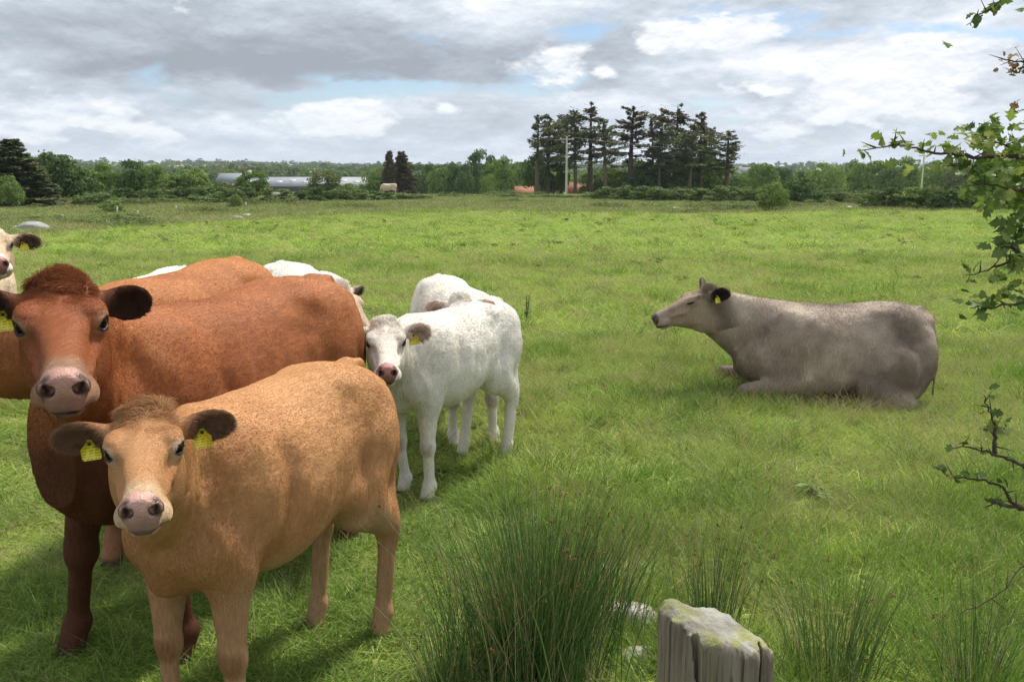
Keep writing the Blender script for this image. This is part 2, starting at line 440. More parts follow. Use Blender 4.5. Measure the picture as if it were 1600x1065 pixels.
# --- materials
def coat_material():
    m, nt, N, L = new_mat('coat_skin')
    out = N('ShaderNodeOutputMaterial'); b = N('ShaderNodeBsdfPrincipled'); L(b.outputs[0], out.inputs[0])
    a = N('ShaderNodeAttribute'); a.attribute_name = 'Col'
    n1 = nnoise(nt, 120, 4, .65, 'Object', (.16, 1, .45), .6); n2 = nnoise(nt, 130, 4, .65, 'Object', (1, 1, .13), .6)
    tg = N('ShaderNodeTexCoord'); sg = N('ShaderNodeSeparateXYZ'); L(tg.outputs['Object'], sg.inputs[0]); lowz = nmath(nt, 'MULTIPLY', nmath(nt, 'SUBTRACT', 1.12, sg.outputs[2]), 4.0, True)
    st_ = nmix(nt, lowz, n1, n2)
    c = nmix(nt, nramp(nt, st_, [(.30, .55), (.62, 0.0)]), a.outputs['Color'], (.50, .38, .28), 'MULTIPLY')
    c = nmix(nt, nramp(nt, st_, [(.52, 0.0), (.75, .40)]), c, (1.0, .85, .66), 'SOFT_LIGHT')
    w = nmath(nt, 'MULTIPLY', a.outputs['Alpha'], 1.0)
    L(nmix(nt, w, a.outputs['Color'], c), b.inputs['Base Color'])
    b.inputs['Roughness'].default_value = .62; b.inputs['Specular IOR Level'].default_value = .22
    L(nmath(nt, 'ADD', nmath(nt, 'MULTIPLY', w, .40), .30), b.inputs['Roughness'])
    b.inputs['Sheen Weight'].default_value = .0
    bp = N('ShaderNodeBump'); bp.inputs['Strength'].default_value = .35; bp.inputs['Distance'].default_value = .004
    n3 = nnoise(nt, 220, 3, .6); vo = N('ShaderNodeTexVoronoi'); vo.inputs['Scale'].default_value = 190; tcv = N('ShaderNodeTexCoord'); L(tcv.outputs['Object'], vo.inputs['Vector'])
    L(nmix(nt, w, nmath(nt, 'MULTIPLY', vo.outputs['Distance'], -1.6), st_), bp.inputs['Height']); L(bp.outputs[0], b.inputs['Normal'])
    return m
def fur_material():
    m, nt, N, L = new_mat('coat_hair')
    out = N('ShaderNodeOutputMaterial'); a = N('ShaderNodeAttribute'); a.attribute_name = 'Col'
    hi = N('ShaderNodeHairInfo')
    c = nmix(nt, nramp(nt, hi.outputs['Random'], [(0.0, .12), (.5, 0.0), (1.0, 0.0)]), a.outputs['Color'], (.45, .36, .28), 'MULTIPLY')
    c = nmix(nt, nramp(nt, hi.outputs['Random'], [(0.6, 0.0), (1.0, .30)]), c, (1.0, .86, .66), 'SOFT_LIGHT')
    d = N('ShaderNodeBsdfDiffuse'); L(c, d.inputs['Color'])
    g = N('ShaderNodeBsdfHair'); g.component = 'Reflection'; g.inputs['RoughnessU'].default_value = .45; g.inputs['RoughnessV'].default_value = .7
    L(nmix(nt, .3, c, (.7, .62, .5)), g.inputs['Color'])
    tr = N('ShaderNodeBsdfTranslucent'); L(c, tr.inputs['Color'])
    m1 = N('ShaderNodeMixShader'); m1.inputs[0].default_value = .18; L(d.outputs[0], m1.inputs[1]); L(tr.outputs[0], m1.inputs[2])
    m2 = N('ShaderNodeMixShader'); m2.inputs[0].default_value = .07; L(m1.outputs[0], m2.inputs[1]); L(g.outputs[0], m2.inputs[2])
    L(m2.outputs[0], out.inputs[0]); return m
M_SKIN = coat_material(); M_FUR = fur_material()
def _eye():
    m, nt, N, L = new_mat('eye_gloss'); out = N('ShaderNodeOutputMaterial'); b = N('ShaderNodeBsdfPrincipled'); L(b.outputs[0], out.inputs[0])
    b.inputs['Base Color'].default_value = (.014, .008, .005, 1); b.inputs['Roughness'].default_value = .14; b.inputs['Specular IOR Level'].default_value = .09; return m
M_EYE = _eye()
def _tag():
    m, nt, N, L = new_mat('yellow_tag'); out = N('ShaderNodeOutputMaterial'); b = N('ShaderNodeBsdfPrincipled'); L(b.outputs[0], out.inputs[0])
    tc = N('ShaderNodeTexCoord'); mp = N('ShaderNodeMapping'); mp.inputs['Scale'].default_value = (1, 1, 1)
    L(tc.outputs['Object'], mp.inputs[0])
    w = N('ShaderNodeTexWave'); w.bands_direction = 'Z'; w.inputs['Scale'].default_value = 32; L(mp.outputs[0], w.inputs[0])
    n = N('ShaderNodeTexNoise'); n.inputs['Scale'].default_value = 260; n.inputs['Detail'].default_value = 1; L(mp.outputs[0], n.inputs['Vector'])
    k = nmath(nt, 'MULTIPLY', nramp(nt, w.outputs[0], [(.45, 0.0), (.6, 1.0)]), nramp(nt, n.outputs[0], [(.48, 0.0), (.52, 1.0)]))
    L(nmix(nt, nmath(nt, 'MULTIPLY', k, .75), (.80, .68, .045), (.12, .10, .02)), b.inputs['Base Color']); b.inputs['Roughness'].default_value = .35
    return m
M_TAG = _tag()
M_TAGSTUD = simple_mat('tag_stud', (.02, .02, .02), rough=.4)

class P: pass
def smooth(e0, e1, x):
    t = np.clip((x - e0) / (e1 - e0), 0, 1); return t * t * (3 - 2 * t)

TORSO = [(-.90, 1.24, .98, .10), (-.85, 1.31, .86, .185), (-.74, 1.375, .76, .235), (-.60, 1.405, .70, .265), (-.42, 1.41, .685, .295), (-.2, 1.385, .62, .325),
         (0, 1.375, .565, .36), (.2, 1.375, .545, .365), (.38, 1.385, .555, .325), (.52, 1.395, .575, .275), (.66, 1.345, .62, .24), (.78, 1.25, .68, .19), (.86, 1.16, .76, .12)]

def make_cow(name, label, loc, heading, head_pos, head_fwd, scale=1.0, coat=None, calf=0.0, hooves=None, ears=((.0, .0), (.0, .0)),
             res=.016, hres=.005, fur=60000, furlen=.014, seed=1, lying=False, tags=(1, 1), headscale=1.0, poll=1.0, furw=.0008, neckfat=1.0, mouth=1.0, width=1.0,
             belly=0.0, legs=True, ear_len=1.0, roll=0.0, head=True, group=None, tailside=0, topz=0.0, eyes=True, length=1.0, jaw=1.0, bodyfur=.28):
    """loc: world point under the middle of the body; heading: world angle of the body; head_pos: world position of the poll; head_fwd: world direction poll -> nose"""
    loc = np.asarray(loc, float); ch, sh = math.cos(heading), math.sin(heading)
    Rw = np.array([[ch, -sh, 0], [sh, ch, 0], [0, 0, 1.0]])
    def to_b(p): return (Rw.T @ (np.asarray(p, float) - loc)) / scale
    hp = to_b(head_pos); hf = unit(Rw.T @ np.asarray(head_fwd, float))
    upv = np.array((0, 0, 1.0)) - hf * hf[2]; HM = frame_from(hf, unit(upv))
    if roll:
        q = np.array(Matrix.Rotation(roll, 3, Vector(hf))); HM = q @ HM
    hs = headscale
    def H(x, y, z): return hp + HM @ (np.array((x, y, z)) * hs)
    # grid
    hc = H(.22, 0, -.08); pad = .30 * hs
    lo = np.array((-1.02, -.50, -.02)); hi = np.array((1.0, .50, 1.52))
    ee = [H(.02, s_ * (.12 + .24 * ear_len), -.02) for s_ in (-1, 1)] + [H(.56, 0, -.1), H(-.05, 0, .05), H(.1, 0, -.32), hc]
    hl = np.min(ee, 0) - .06 * hs; hh_ = np.max(ee, 0) + .06 * hs
    if lying: lo = np.array((-1.1, -.75, -.05)); hi = np.array((1.1, .75, 1.1))
    if head: lo = np.minimum(lo, hl); hi = np.maximum(hi, hh_)
    fr = hres / scale
    rr = res / scale
    ax = [grid_axis(lo[i], hi[i], rr, [(hl[i], hh_[i], fr)] if head else []) for i in range(3)]
    F = Field(*ax); I3 = np.eye(3); Z3 = np.zeros(3); Yv = np.array((0, 1.0, 0))
    ax0, X0 = F.ax, F.X; F.ax = (ax0[0] / length, ax0[1], ax0[2]); F.X = F.X / length      # a shorter or longer body
    T = np.array(TORSO)
    if calf:   # shallower and narrower barrel on relatively longer legs
        T[:, 2] += calf * (.085 + .05 * smooth(.1, .6, T[:, 0])); T[:, 3] *= (1 - .10 * calf); T[:, 0] *= (1 - .06 * calf)
    T[:, 3] *= width; T[4:9, 2] -= belly
    if topz: T[:, 1] += topz
    dz = -.50 if lying else 0.0
    if lying:
        T[:, 1] += dz; T[:, 2] = np.maximum(T[:, 2] + dz, .03) ; T[:, 2] = np.where((T[:, 0] > -.8) & (T[:, 0] < .6), .02, T[:, 2]); T[:, 3] *= 1.22
        F.loft(T, I3, Z3, .04, 2.3, .36)
    else: F.loft(T, I3, Z3, .04, 2.25, .50)
    wd = width * (1 - .12 * calf)
    for s_ in (-1, 1):
        # hip bone, pin bone, rump, ribs of muscle
        F.ell((-.43, s_ * .165 * wd, 1.315 + dz), (.09, .06, .04), k=.07)
        F.ell((-.84, s_ * .12 * wd, 1.25 + dz), (.06, .05, .05), k=.07)
        F.ell((-.64, s_ * .155 * wd, 1.06 + dz), (.235, .145, .30), k=.07)
        F.ell((.47, s_ * .205 * wd, 1.06 + dz), (.15, .085, .27), frame_from((1, 0, .35), (0, 0, 1)), k=.07)
        F.ell((.66, s_ * .165 * wd, .90 + dz), (.12, .085, .13), k=.07)
    F.ell((.72, 0, .88 + dz + .06 * calf), (.13, .12, .18 - .03 * calf), k=.08)          # brisket
    F.ell((.62, 0, .73 + dz * .95 + .07 * calf), (.14, .09, .09), k=.08)
    # legs
    hv = hooves or {}
    fl = {}
    if legs and not lying:
        for s_, kf, kh in ((1, 'FL', 'HL'), (-1, 'FR', 'HR')):
            fx, fy = hv.get(kf, (.55, .16 * s_)); hx, hy = hv.get(kh, (-.72, .17 * s_))
            sx = .52; sy = .185 * s_ * wd
            kn = np.array((sx + (fx - sx) * .55 + .02, sy + (fy - sy) * .6, .435)); ft = np.array((fx - .005, fy, .135))
            F.cone((.60, sy, .92), (sx, sy, .78), .115, .105, .06, Yv, .85)
            F.cone((sx + .02, sy, .80), kn + (0, 0, .05), .112, .062, .06, Yv, .85)
            F.ell(kn, (.066, .063, .072), k=.025); F.ell(kn + (.03, 0, -.01), (.03, .04, .04), k=.02)
            F.cone(kn, ft, .047, .039, .025, Yv, .9)
            F.ell(ft, (.055, .053, .050), k=.02); F.cone(ft, (fx + .035, fy, .055), .046, .052, .02)
            F.cone((fx + .03, fy - .018, .05), (fx + .065, fy - .02, .022), .035, .028, .006); F.cone((fx + .03, fy + .018, .05), (fx + .065, fy + .02, .022), .035, .028, .006)
            st = np.array((-.46 + (hx + .72) * .35, .20 * s_ * wd, .80)); hk = np.array((hx - .085, .175 * s_ * .4 + hy * .6, .535)); f2 = np.array((hx - .015, hy, .15))
            F.cone((-.60, .165 * s_ * wd, 1.02), st, .17, .12, .08, Yv, .8)
            F.cone(st + (-.02, 0, .0), hk + (.03, 0, .07), .150, .078, .07, Yv, .8)
            F.cone((-.74, .15 * s_ * wd, .95), hk + (.0, 0, .05), .12, .05, .08, Yv, .8)
            F.ell(hk, (.066, .052, .075), k=.03); F.cone(hk + (-.03, 0, .045), hk + (-.01, 0, -.03), .028, .03, .02)
            F.cone(hk, f2, .056, .045, .03, Yv, .88); F.ell(f2, (.056, .053, .050), k=.02); F.cone(f2, (hx + .03, hy, .06), .047, .052, .02)
            F.cone((hx + .025, hy - .018, .05), (hx + .06, hy - .02, .022), .035, .028, .006); F.cone((hx + .025, hy + .018, .05), (hx + .06, hy + .02, .022), .035, .028, .006)
        F.ell((-.28, 0, .70 + calf * .06), (.16, .10, .06), k=.07)
        F.cone((-.52, .17, .92), (-.30, .20, .86), .07, .03, .10); F.cone((-.52, -.17, .92), (-.30, -.20, .86), .07, .03, .10)
    elif lying:
        for s_ in (-1, 1):
            # folded foreleg: elbow on the ground, knee forward, shank tucked back
            e = np.array((.42, s_ * .30, .17)); kx = np.array((.78 if s_ > 0 else .92, s_ * .36, .13)); f = np.array((.48, s_ * .34, .06))
            F.cone((.60, s_ * .22, .42), e, .13, .11, .07); F.cone(e, kx, .095, .062, .04); F.ell(kx, (.07, .06, .065), k=.03)
            F.cone(kx, f, .05, .045, .02); F.cone(f, f + (-.12, 0, .0), .05, .045, .02)
            F.ell((-.52, s_ * .34, .30), (.30, .15, .27), k=.08)
            F.cone((-.30, s_ * .44, .20), (-.62, s_ * .47, .09), .12, .06, .05); F.cone((-.62, s_ * .47, .08), (-.22, s_ * .52, .06), .055, .045, .03)
            F.ell((-.78, s_ * .2, .42), (.14, .17, .26), k=.08)
    # tail
    tz = dz
    if lying: tp = [(-.80, 0, .84), (-.89, .04, .77), (-.925, .08, .60), (-.93, .14, .35), (-.90, .24, .12)]
    else: tp = [(-.72, 0, 1.365), (-.85, 0, 1.345), (-.925, .01 + tailside * .02, 1.22), (-.97, .03 + tailside * .04, 1.0), (-.96, .03 + tailside * .05, .66)]
    tp = np.array(tp, float)
    if topz: tp[:2, 2] += topz
    for i in range(len(tp) - 1): F.cone(tp[i], tp[i + 1], .034 - .005 * i, .030 - .005 * i, .05 if i < 1 else .02)
    F.ax, F.X = ax0, X0
    # neck
    if head:
        nb = np.array((.56 * length, 0, 1.06 + dz)); hb = H(.03, 0, -.145 * jaw)
        L_ = np.linalg.norm(hb - nb); mid = nb + np.array((.42, 0, .12)) * min(1, L_) ; mid = (mid * .7 + (nb + hb) / 2 * .5) / 1.2
        cv = bezier(nb, mid, hb, 8); rr_ = np.linspace(.285, .125 * hs, 8) * neckfat
        rr_ = .125 * hs + (.25 * neckfat - .125 * hs) * (1 - np.linspace(0, 1, 8)) ** 1.15
        for i in range(7):
            d_ = unit(cv[i + 1] - cv[i]); lt = unit(np.cross((0, 0, 1), d_)) * (1 - i / 7) + HM[:, 1] * (i / 7)
            F.cone(cv[i], cv[i + 1], rr_[i], rr_[i + 1], .06, lt, .66 + .12 * i / 7)
        # crest towards the withers, dewlap to the brisket
        F.cone((.48 * length, 0, 1.24 + dz + topz * .7), H(-.03, 0, -.07), .09, .05, .10)
        th = H(.12, 0, -.25 + (.03 if lying else 0)); F.cone(th, (.80 * length, 0, .98 + dz), .045 + (.035 if lying else 0), .05 + (.03 if lying else 0), .07, unit(np.cross((0, 0, 1), unit(np.array((.80 * length, 0, .98 + dz)) - th))), .45)
        F.cone((.80 * length, 0, 1.0 + dz), (.74 * length, 0, .80 + dz), .06, .06, .07, Yv, .6)
        # head
        HB = HM
        st = np.array([(-.03, -.01, -.14, .078), (.05, .022, -.215, .100), (.14, .030, -.252, .108), (.20, .024, -.245, .100), (.30, .004, -.205, .070), (.38, -.006, -.170, .054), (.46, -.014, -.152, .050), (.505, -.028, -.140, .041)]) * hs
        st[:, 2] = np.where(st[:, 0] < .36 * hs, st[:, 2] * (1 + (jaw - 1) * (1 - st[:, 0] / (.36 * hs))), st[:, 2])
        F.loft(st, HB, hp, .02, 2.4, .55)
        def E(x, y, z, r, k=.02, M=None, sign=1): F.ell(H(x, y, z), np.array(r) * hs, HM if M is None else M, k * hs, sign)
        E(0.0, 0, -.005, (.05, .075, .045), .05)                                 # poll
        E(.482, 0, -.060, (.036, .046, .032), .03)                                # nose pad
        E(.452, 0, -.102, (.056, .065, .027), .02)                               # upper lip
        E(.438, 0, -.147, (.045, .042, .020), .012)                              # chin
        for s_ in (-1, 1):
            E(.11, s_ * .058, -.17 * jaw, (.12, .046, .095), .04)                      # cheek
            E(.28, s_ * .060, -.080, (.11, .017, .015), .022)                      # facial crest
            E(.434, s_ * .052, -.110, (.044, .025, .029), .018)                   # lip corners
            E(.188, s_ * .088, -.022, (.046, .028, .036), .025)                  # orbit
            E(.158, s_ * .082, .008, (.048, .026, .014), .028)                      # brow
            E(.285, s_ * .086, -.045, (.06, .026, .026), .025, sign=-1); E(.33, s_ * .080, -.125, (.05, .022, .03), .025, sign=-1)              # hollow before the cheek
            E(.06, s_ * .12, -.045, (.035, .022, .03), .03, sign=-1)             # temple
            Me = frame_from(HM @ np.array((.75, s_ * 1.0, .30)), HM[:, 2])
            (F.ell(H(.206, s_ * .108, -.022), np.array((.022, .025, .0145)) * hs, Me, .006, -1) if eyes else None)   # eye opening
            Mn = frame_from(HM @ np.array((1, s_ * .35, .25)), HM @ np.array((.1, -s_ * .5, 1)))
            F.ell(H(.520, s_ * .033, -.060), np.array((.036, .0105, .018)) * hs, Mn, .004, -1)     # nostril
            F.ell(H(.512, s_ * .045, -.050), np.array((.030, .016, .0075)) * hs, Mn, .004, -1)
            E(.496, s_ * .051, -.058, (.016, .008, .018), .010)                # nostril wing
        E(.475, 0, -.1285, (.085, .090, .0020), .005, sign=-1)                   # mouth line
        for s_ in (-1, 1): E(.462, s_ * .064, -.136, (.060, .018, .006), .008, frame_from(HM @ np.array((1, 0, 0)), HM @ np.array((0, s_ * .5, 1))), -1)
        # ears
        for s_, (dx, dzz) in zip((1, -1), ears):
            b0 = H(.035, s_ * .085, -.035); d_ = unit(HM @ np.array((-.12 + dx, s_ * 1.0, -.12 + dzz)))
            nrm = HM @ np.array((1.0, s_ * .18, -.05)); nrm = unit(nrm - d_ * (nrm @ d_)); side = np.cross(nrm, d_)
            Me = np.stack([d_, side, nrm], 1)
            F.cone(b0, b0 + d_ * .075 * hs, .036 * hs, .032 * hs, .03)
            c = b0 + d_ * (.155 * ear_len) * hs
            F.ell(c, np.array((.112 * ear_len, .054, .026)) * hs, Me, .025)
            F.ell(c + nrm * .019 * hs + d_ * .006 * hs, np.array((.100 * ear_len, .044, .022)) * hs, Me, .006, -1)
            fl[s_] = (c, d_, nrm, Me)
    V, Q = F.surface()
    # organic unevenness
    nz = (vnoise(V, 9, seed, 2) - .5) * .016 + (vnoise(V, 3.2, seed + 5) - .5) * .02
    n = len(V); tri = np.concatenate([Q[:, :3], Q[:, [0, 2, 3]]])
    fn = np.cross(V[tri[:, 1]] - V[tri[:, 0]], V[tri[:, 2]] - V[tri[:, 0]])
    vn = np.zeros_like(V)
    for c_ in range(3):
        for a in range(3): vn[:, a] += np.bincount(tri[:, c_], fn[:, a], n)
    vn /= np.linalg.norm(vn, axis=1)[:, None] + 1e-12
    ctr = V - V.mean(0)
    if (fn * (V[tri].mean(1) - np.array((0, 0, .9 + dz)))).sum() < 0: Q = Q[:, ::-1]; vn = -vn
    hl_ = (V - hp) @ HM / hs if head else np.full_like(V, -9.0)
    hw = (smooth(-.25, .0, hl_[:, 0]) * (np.linalg.norm(hl_ - np.array((.2, 0, -.1)), axis=1) < .5)) if head else np.zeros(n)
    lowleg = smooth(.75, .55, V[:, 2]) if not lying else 0
    xb = V[:, 0] / length; zb = V[:, 2] - dz; side = smooth(.25, .8, np.abs(vn[:, 1])) * (1 - np.clip(hw, 0, 1))
    g = lambda a, w: np.exp(-(a / w) ** 2)
    wv = (vnoise(V, 5, seed + 40, 2) - .5) * .08
    rel = -.019 * g(xb - .27 + .10 * (zb - 1.0) + wv, .045) * smooth(.62, .8, zb) * smooth(1.30, 1.1, zb)         # behind the shoulder
    rel += .012 * g(xb - .40 + .10 * (zb - 1.0) + wv, .06) * smooth(.75, .9, zb) * smooth(1.30, 1.15, zb)
    rel += -.020 * g(xb + .40 + .25 * (zb - .85) + wv, .045) * smooth(.60, .75, zb) * smooth(1.12, .95, zb)      # before the thigh
    rel += -.009 * g(xb + .26, .10) * g(zb - 1.20, .07)                                                            # flank hollow
    rel += -.010 * g(xb - .60 + wv, .035) * smooth(.8, .95, zb) * smooth(1.25, 1.1, zb)                          # neck meets shoulder
    rel += .0026 * np.sin((xb * 62 + zb * 10) + 14 * wv) * smooth(-.30, -.12, xb) * smooth(.26, .12, xb) * smooth(.7, .85, zb) * smooth(1.28, 1.1, zb)   # ribs
    rel += .0024 * np.sin(xb * 75 - zb * 25 + 25 * wv) * smooth(.58, .70, xb) * smooth(1.35, 1.15, zb)             # folds of the neck
    rel += -.010 * g(xb + .70 + wv, .05) * smooth(.7, .8, zb) * smooth(1.15, 1.0, zb)
    V = V + vn * (rel * side)[:, None]
    V = V + vn * (nz * (1 - np.clip(hw, 0, 1)) * (1 - .75 * lowleg))[:, None]
    # two smoothing passes
    e = np.concatenate([Q[:, [0, 1]], Q[:, [1, 2]], Q[:, [2, 3]], Q[:, [3, 0]]])
    def lap(V, f):
        S = np.zeros_like(V); c = np.bincount(e[:, 0], minlength=n) + np.bincount(e[:, 1], minlength=n)
        for a in range(3): S[:, a] = np.bincount(e[:, 0], V[e[:, 1], a], n) + np.bincount(e[:, 1], V[e[:, 0], a], n)
        return V + (S / np.maximum(c, 1)[:, None] - V) * f
    V = lap(V, .5); V = lap(V, .35)
    # neck folds
    c = P(); c.V = V; c.N = vn; c.H = hl_; c.n = n; c.seed = seed; c.ears = fl; c.dz = dz; c.calf = calf; c.lying = lying; c.head = head; c.hp = hp; c.HM = HM; c.hs = hs
    c.earmask = np.zeros(n); c.earin = np.zeros(n)
    for s_, (ec, d_, nrm, Me) in fl.items():
        lp = (V - ec) @ Me / hs
        inn = (np.abs(lp[:, 0]) < .125 * ear_len) & (np.abs(lp[:, 1]) < .07) & (np.abs(lp[:, 2]) < .04)
        c.earmask = np.maximum(c.earmask, inn * smooth(-.13 * ear_len, -.06, lp[:, 0]))
        c.earin = np.maximum(c.earin, inn * smooth(-.1, .3, vn @ nrm) * smooth(1.05, .8, np.sqrt((lp[:, 0] / (.11 * ear_len)) ** 2 + (lp[:, 1] / .058) ** 2)))
    h = hl_
    # naked nose: pad between and around the nostrils
    c.nose = np.zeros(n); c.eye = np.zeros(n); c.mouth = np.zeros(n)
    if head:
        wob = (vnoise(h, 40, 4, 2) - .5) * .012; c.nose = smooth(.462, .482, h[:, 0] + wob) * smooth(-.127, -.116, h[:, 2]) * smooth(.058, .049, np.abs(h[:, 1]) - .25 * (h[:, 2] + .06) + wob) * smooth(.02, -.0, h[:, 2])
        pass
        de = np.sqrt(((h[:, 0] - .205) / 1.2) ** 2 + (np.abs(h[:, 1]) - .104) ** 2 + ((h[:, 2] + .022) * (1.2 if eyes else 3.0)) ** 2); c.eyes = eyes
        c.eyed = de; c.eye = smooth(.027, .019, de) * (1 if eyes else .3)
        c.mouth = smooth(.013, .005, np.abs(h[:, 2] + .1285 + .9 * np.maximum(0, np.abs(h[:, 1]) - .045) ** 1.3 * 2.0)) * smooth(.40, .43, h[:, 0])
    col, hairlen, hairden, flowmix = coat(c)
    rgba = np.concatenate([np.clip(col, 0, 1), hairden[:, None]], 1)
    root = empty(name, tuple(loc), heading); root.scale = (scale,) * 3
    tag(root, label, 'calf' if calf else 'cow', group)
    body = mesh_np('body', V, Q, [M_SKIN], root, True, cols=rgba)
    if head:
        for s_ in (1, -1):
            me_v, me_f = sphere(.0215 * hs, 16, 10)
            
            if eyes: o = mesh_np('eye', me_v, me_f, [M_EYE], root); o.location = tuple(H(.192, s_ * .0905, -.0245))
        # ear tags
        for s_, on in zip((1, -1), tags):
            if not on: continue
            ec, d_, nrm, Me = fl[s_]
            mb = MB(); w0, w1, hgt, th_ = .030, .016, .058, .0018
            prof = [(-w0 + .004, -hgt), (w0 - .004, -hgt), (w0, -hgt + .005), (w0, -.018), (w1, -.004), (.006, .012), (-.006, .012), (-w1, -.004), (-w0, -.018), (-w0, -hgt + .005)]
            k_ = len(prof); vv = np.array([(a, -th_, b) for a, b in prof] + [(a, th_, b) for a, b in prof]); f4 = [(i, (i + 1) % k_, k_ + (i + 1) % k_, k_ + i) for i in range(k_)]
            mb.add(vv, f4)
            tris = [(0, i, i + 1) for i in range(1, k_ - 1)] + [(k_, k_ + i + 1, k_ + i) for i in range(1, k_ - 1)]
            mb.v.append(np.zeros((0, 3))); mb.t.append(np.array(tris)); mb.mt += [0] * len(tris)
            # hang straight down in front of the ear, facing where the ear faces
            o = mb.build('ear_tag', [M_TAG], root, False)
            fx = unit(nrm * np.array((1, 1, 0))); zz = unit(np.array((0, 0, 1.0)) + (.12 * s_ + .18 * math.sin(seed * 3 + s_)) * np.cross(fx, (0, 0, 1)) + .1 * fx); yy = -fx; xx = np.cross(yy, zz)
            mm = Matrix(((xx[0], yy[0], zz[0]), (xx[1], yy[1], zz[1]), (xx[2], yy[2], zz[2]))).to_4x4()
            tpz = (on if on > 1 else 1)
            pos = ec - np.array((0, 0, 1)) * .012 + nrm * .020 * hs - d_ * (.03 * hs if tpz == 1 else 0.05 * hs)
            ks = max(hs, .85) / 1.0
            o.matrix_local = Matrix.Translation(Vector(pos)) @ mm @ Matrix.Scale(ks * .92 / max(scale, .8) , 4)
            sv, sf = sphere(.006, 8, 6); st_ = mesh_np('stud', sv, sf, [M_TAGSTUD], o); st_.location = (0, -.004, .0)
    if fur: add_fur(root, V, Q, vn, col, hairlen, hairden, flowmix, fur, furlen / scale, seed, c, furw / scale, bodyfur)
    if head and poll > 0: pass
    return root

def sphere(r, u=12, v=8, squash=(1, 1, 1)):
    th = np.linspace(0, np.pi, v + 1); ph = np.linspace(0, 2 * np.pi, u, endpoint=False)
    V = [(0, 0, r)] + [(r * math.sin(t) * math.cos(p), r * math.sin(t) * math.sin(p), r * math.cos(t)) for t in th[1:-1] for p in ph] + [(0, 0, -r)]
    Fq = []; Ft = []
    for j in range(u): Ft.append((0, 1 + j, 1 + (j + 1) % u)); Ft.append((len(V) - 1, len(V) - 2 - j, len(V) - 2 - (j + 1) % u))
    for i in range(v - 2):
        for j in range(u): a = 1 + i * u + j; b = 1 + i * u + (j + 1) % u; Fq.append((a, a + u, b + u, b))
    return np.array(V) * np.array(squash), [np.array(Fq), np.array(Ft)]

def add_fur(root, V, Q, vn, col, hlen, hden, flow, count, base, seed, c, rad, bodyfur=.3):
    r = np.random.default_rng(seed + 99)
    tri = np.concatenate([Q[:, :3], Q[:, [0, 2, 3]]])
    ar = np.linalg.norm(np.cross(V[tri[:, 1]] - V[tri[:, 0]], V[tri[:, 2]] - V[tri[:, 0]]), axis=1)
    bodyd = np.clip(c.fine / 1.2 + bodyfur + .5 * smooth(1.0, 1.6, hlen), 0, 1)
    w = ar * hden[tri].mean(1) * bodyd[tri].mean(1) * (1 + 1.2 * c.fine[tri].mean(1) if hasattr(c, 'fine') else 1)
    ti = r.choice(len(tri), count, p=w / w.sum()); T = tri[ti]
    a, b = r.random(count), r.random(count); s_ = a + b > 1; a[s_] = 1 - a[s_]; b[s_] = 1 - b[s_]
    W = np.stack([1 - a - b, a, b], 1)[:, :, None]
    p = (V[T] * W).sum(1); n = (vn[T] * W).sum(1); n /= np.linalg.norm(n, axis=1)[:, None] + 1e-9
    cl = (col[T] * W).sum(1); ln = (hlen[T] * W[:, :, 0]).sum(1) * base * (.6 + .8 * r.random(count)); fl = (flow[T] * W).sum(1)
    # tangential flow direction with slow swirl and clumping
    fi = (c.fine[T].mean(1) / 1.2)[:, None] if hasattr(c, 'fine') else 0
    sw = np.stack([vnoise(p, 4, seed + k, 2) - .5 for k in (11, 12, 13)], 1)
    cell = np.floor(p * 55).astype(np.int64); jit = np.stack([hash3(cell[:, 0], cell[:, 1], cell[:, 2], seed + k) - .5 for k in (1, 2, 3)], 1)
    f = fl + sw * (.45 + .8 * fi) + jit * (.05 + .38 * fi) + r.normal(0, .10, (count, 3))
    f -= n * (f * n).sum(1)[:, None]; f /= np.linalg.norm(f, axis=1)[:, None] + 1e-9
    lift = (.05 + .45 * np.clip(ln / .04, 0, 1))[:, None] * (.6 + .8 * r.random((count, 1)))
    d1 = f * (1 - lift * .5) + n * lift * 1.6
    d2 = f + n * lift * .5 - np.array((0, 0, .35)) * np.clip(ln / .04, 0, 1)[:, None]
    L_ = ln[:, None]
    p0 = p - n * .001; p1 = p + d1 * L_ * .33; p2 = p1 + (d1 + d2) * .5 * L_ * .33; p3 = p2 + d2 * L_ * .38
    pts = np.stack([p0, p1, p2, p3], 1).reshape(-1, 3).astype(np.float32)
    hc = bpy.data.hair_curves.new('coat_hair'); hc.add_curves([4] * count)
    hc.attributes['position'].data.foreach_set('vector', pts.ravel()) if 'position' in hc.attributes else hc.points.foreach_set('position', pts.ravel())
    ra = hc.attributes.get('radius') or hc.attributes.new('radius', 'FLOAT', 'POINT')
    rd = (rad * np.array((1.0, 1.0, .75, .15))[None, :] * (1 + .5 * np.clip(ln / .04 - .4, 0, 1))[:, None]).astype(np.float32)
    ra.data.foreach_set('value', rd.ravel())
    ca = hc.attributes.new('Col', 'FLOAT_COLOR', 'CURVE')
    v = 1 + (r.random((count, 1)) - .5) * .2
    cc = np.ones((count, 4), np.float32); cc[:, :3] = np.clip(cl * v, 0, 1); ca.data.foreach_set('color', cc.ravel())
    hc.materials.append(M_FUR)
    o = bpy.data.objects.new('coat_hair', hc); COL.objects.link(o); o.parent = root
    o['kind'] = 'stuff'
    return o

